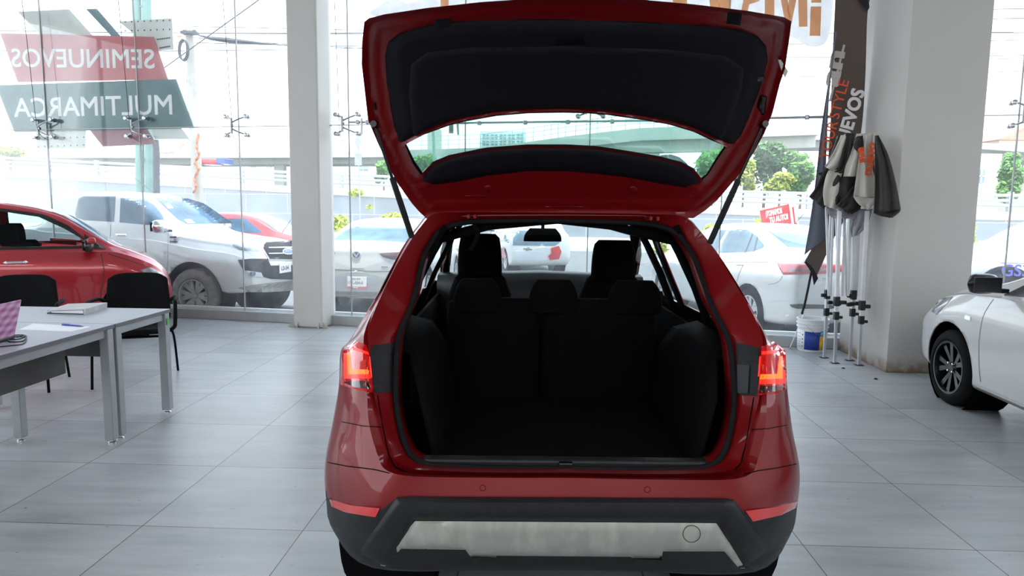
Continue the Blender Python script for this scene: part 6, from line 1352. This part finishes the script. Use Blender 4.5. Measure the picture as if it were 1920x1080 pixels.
# --- boards of the dealer sign, on the outer face of the glass
SG = .02
def board(P, m, lab, off=SG, name='sign_board', th=.008):
    pts = [og(x, y, off) for x, y in P]; r = empty(name, sum((p for p in pts), Vector())/len(pts), 0, lab, 'sign', 'sign boards on the glass')
    b = recalc(MB().prism(pts, GN*th).build('panel', m, r, world=True)); return r
s1_ = board([(0, 62), (288, 69), (315, 149), (33, 154)], 'sign_red', 'red sign board with white letters reading SEMINUEVOS seen from behind', .04)
s2_ = board([(-8, 160), (330, 148), (364, 240), (27, 248)], 'sign_teal', 'dark green sign board with white letters reading MULTIMARCA seen from behind', .03)
s3_ = board([(33, 22), (129, 17), (175, 68), (73, 64)], 'sign_pale', 'pale slanted sign piece at the top above the red board', .06)
s4_ = board([(161, 17), (181, 16), (226, 68), (209, 68)], 'sign_teal', 'narrow dark slanted sign bar above the red board', .06)
s5_ = board([(222, 40), (322, 34), (325, 93), (290, 95)], 'sign_pale', 'pale perforated plate at the upper right of the red sign board', .07)
s6_ = board([(67, 240), (161, 240), (161, 278), (68, 279)], 'sign_pale', 'pale perforated plate below the dark green sign board', .07)
s7_ = board([(165, 240), (275, 238), (292, 270), (193, 275)], 'sign_pink', 'dull pink slanted sign piece below the dark green board', .06)
s8_ = board([(283, 238), (338, 238), (356, 261), (290, 261)], 'sign_pale', 'pale pointed sign piece at the lower right of the dark green board', .065)
for r, rows in ((s5_, [(y, 235+dx, 318, 8) for y, dx in ((41, 0), (58, 0), (74, 60), (90, 65))]), (s6_, [(247, 72, 157, 8), (260, 72, 157, 8), (275, 72, 157, 8)])):
    q = MB(); Rm = Matrix((GD, Vector((0, 0, 1)), -GN)).transposed()
    for (y, x0, x1, n) in rows:
        for i in range(n):
            x = lerp(x0, x1, i/(n-1)); q.lathe([(0, .004), (.010, .003), (.012, 0)], 8, og(x, y-(i/(n-1))*3, .069), Rm)
    q.build('bolt_heads', 'sign_hole', r, world=True)
def mirrored(s, x0, x1, yb0, yb1, hpx, off, r, m, bold):
    # reads properly from the street: letters run right to left for us
    o = og(x1, yb1, off); e = og(x0, yb0, off); xd = e-o; yd = og((x0+x1)/2, (yb0+yb1)/2-hpx, off)-og((x0+x1)/2, (yb0+yb1)/2, off)
    size = yd.length/.70; cu = text_mb(s, size, o, xd, Vector((0, 0, 1)), .004, bold=bold*size, width=xd.length); cu.v = [p-GN*.004 for p in cu.v]; recalc(cu.build('lettering', m, r, world=True))
mirrored('SEMINUEVOS', 24, 292, 125, 128, 35, .038, s1_, 'sign_letter', .010)
mirrored('MULTIMARCA', 30, 327, 219, 214, 36, .028, s2_, 'sign_letter', .010)
# white and orange vinyl lettering high on the glass
r = empty('glass_decal', og(1540, 40, .02), 0, 'white and orange vinyl lettering high on the glass behind the tailgate', 'decal')
def dec(P, m, off, nm='panel', n=4, th=.003): MB().prism([og(x, y, off) for x, y in pxs(P, n)], GN*th).build(nm, m, r, world=True)
dec([(1240, -120), (1420, -125), (1560, -115), (1562, 0), (1556, 60), (1545, 82), (1525, 88), (1505, 82), (1490, 72), (1470, 68), (1440, 80), (1400, 70), (1340, 50), (1260, 40), (1180, 20)], 'decal_white', .012)
dec([(700, 30), (712, 10), (740, -2), (765, 6), (790, -6), (850, -60), (1000, -90), (1200, -80), (1200, 15), (1000, 20), (850, 30)], 'decal_white', .012)
for P in ([(1520, 12), (1540, 12), (1538, 67), (1518, 67)], [(1523, -40), (1541, -40), (1540, 5), (1521, 5)],
          [(1434, -60), (1452, -60), (1452, 40), (1434, 38)], [(1452, -60), (1467, -60), (1484, 45), (1472, 40)], [(1484, 45), (1476, 20), (1490, -60), (1505, -60)], [(1495, -60), (1513, -60), (1514, 50), (1498, 50)],
          [(1395, -5), (1420, -14), (1424, 2), (1405, 8), (1400, 30), (1388, 28)], [(1322, -60), (1342, -60), (1352, 40), (1335, 38)], [(1352, 40), (1345, 20), (1362, -60), (1376, -60), (1368, 40)], [(1258, -60), (1278, -60), (1290, 14), (1262, 12)], [(826, -60), (842, -60), (841, 20), (826, 20)]):
    dec(P, 'decal_orange', .009, 'lettering', 1)
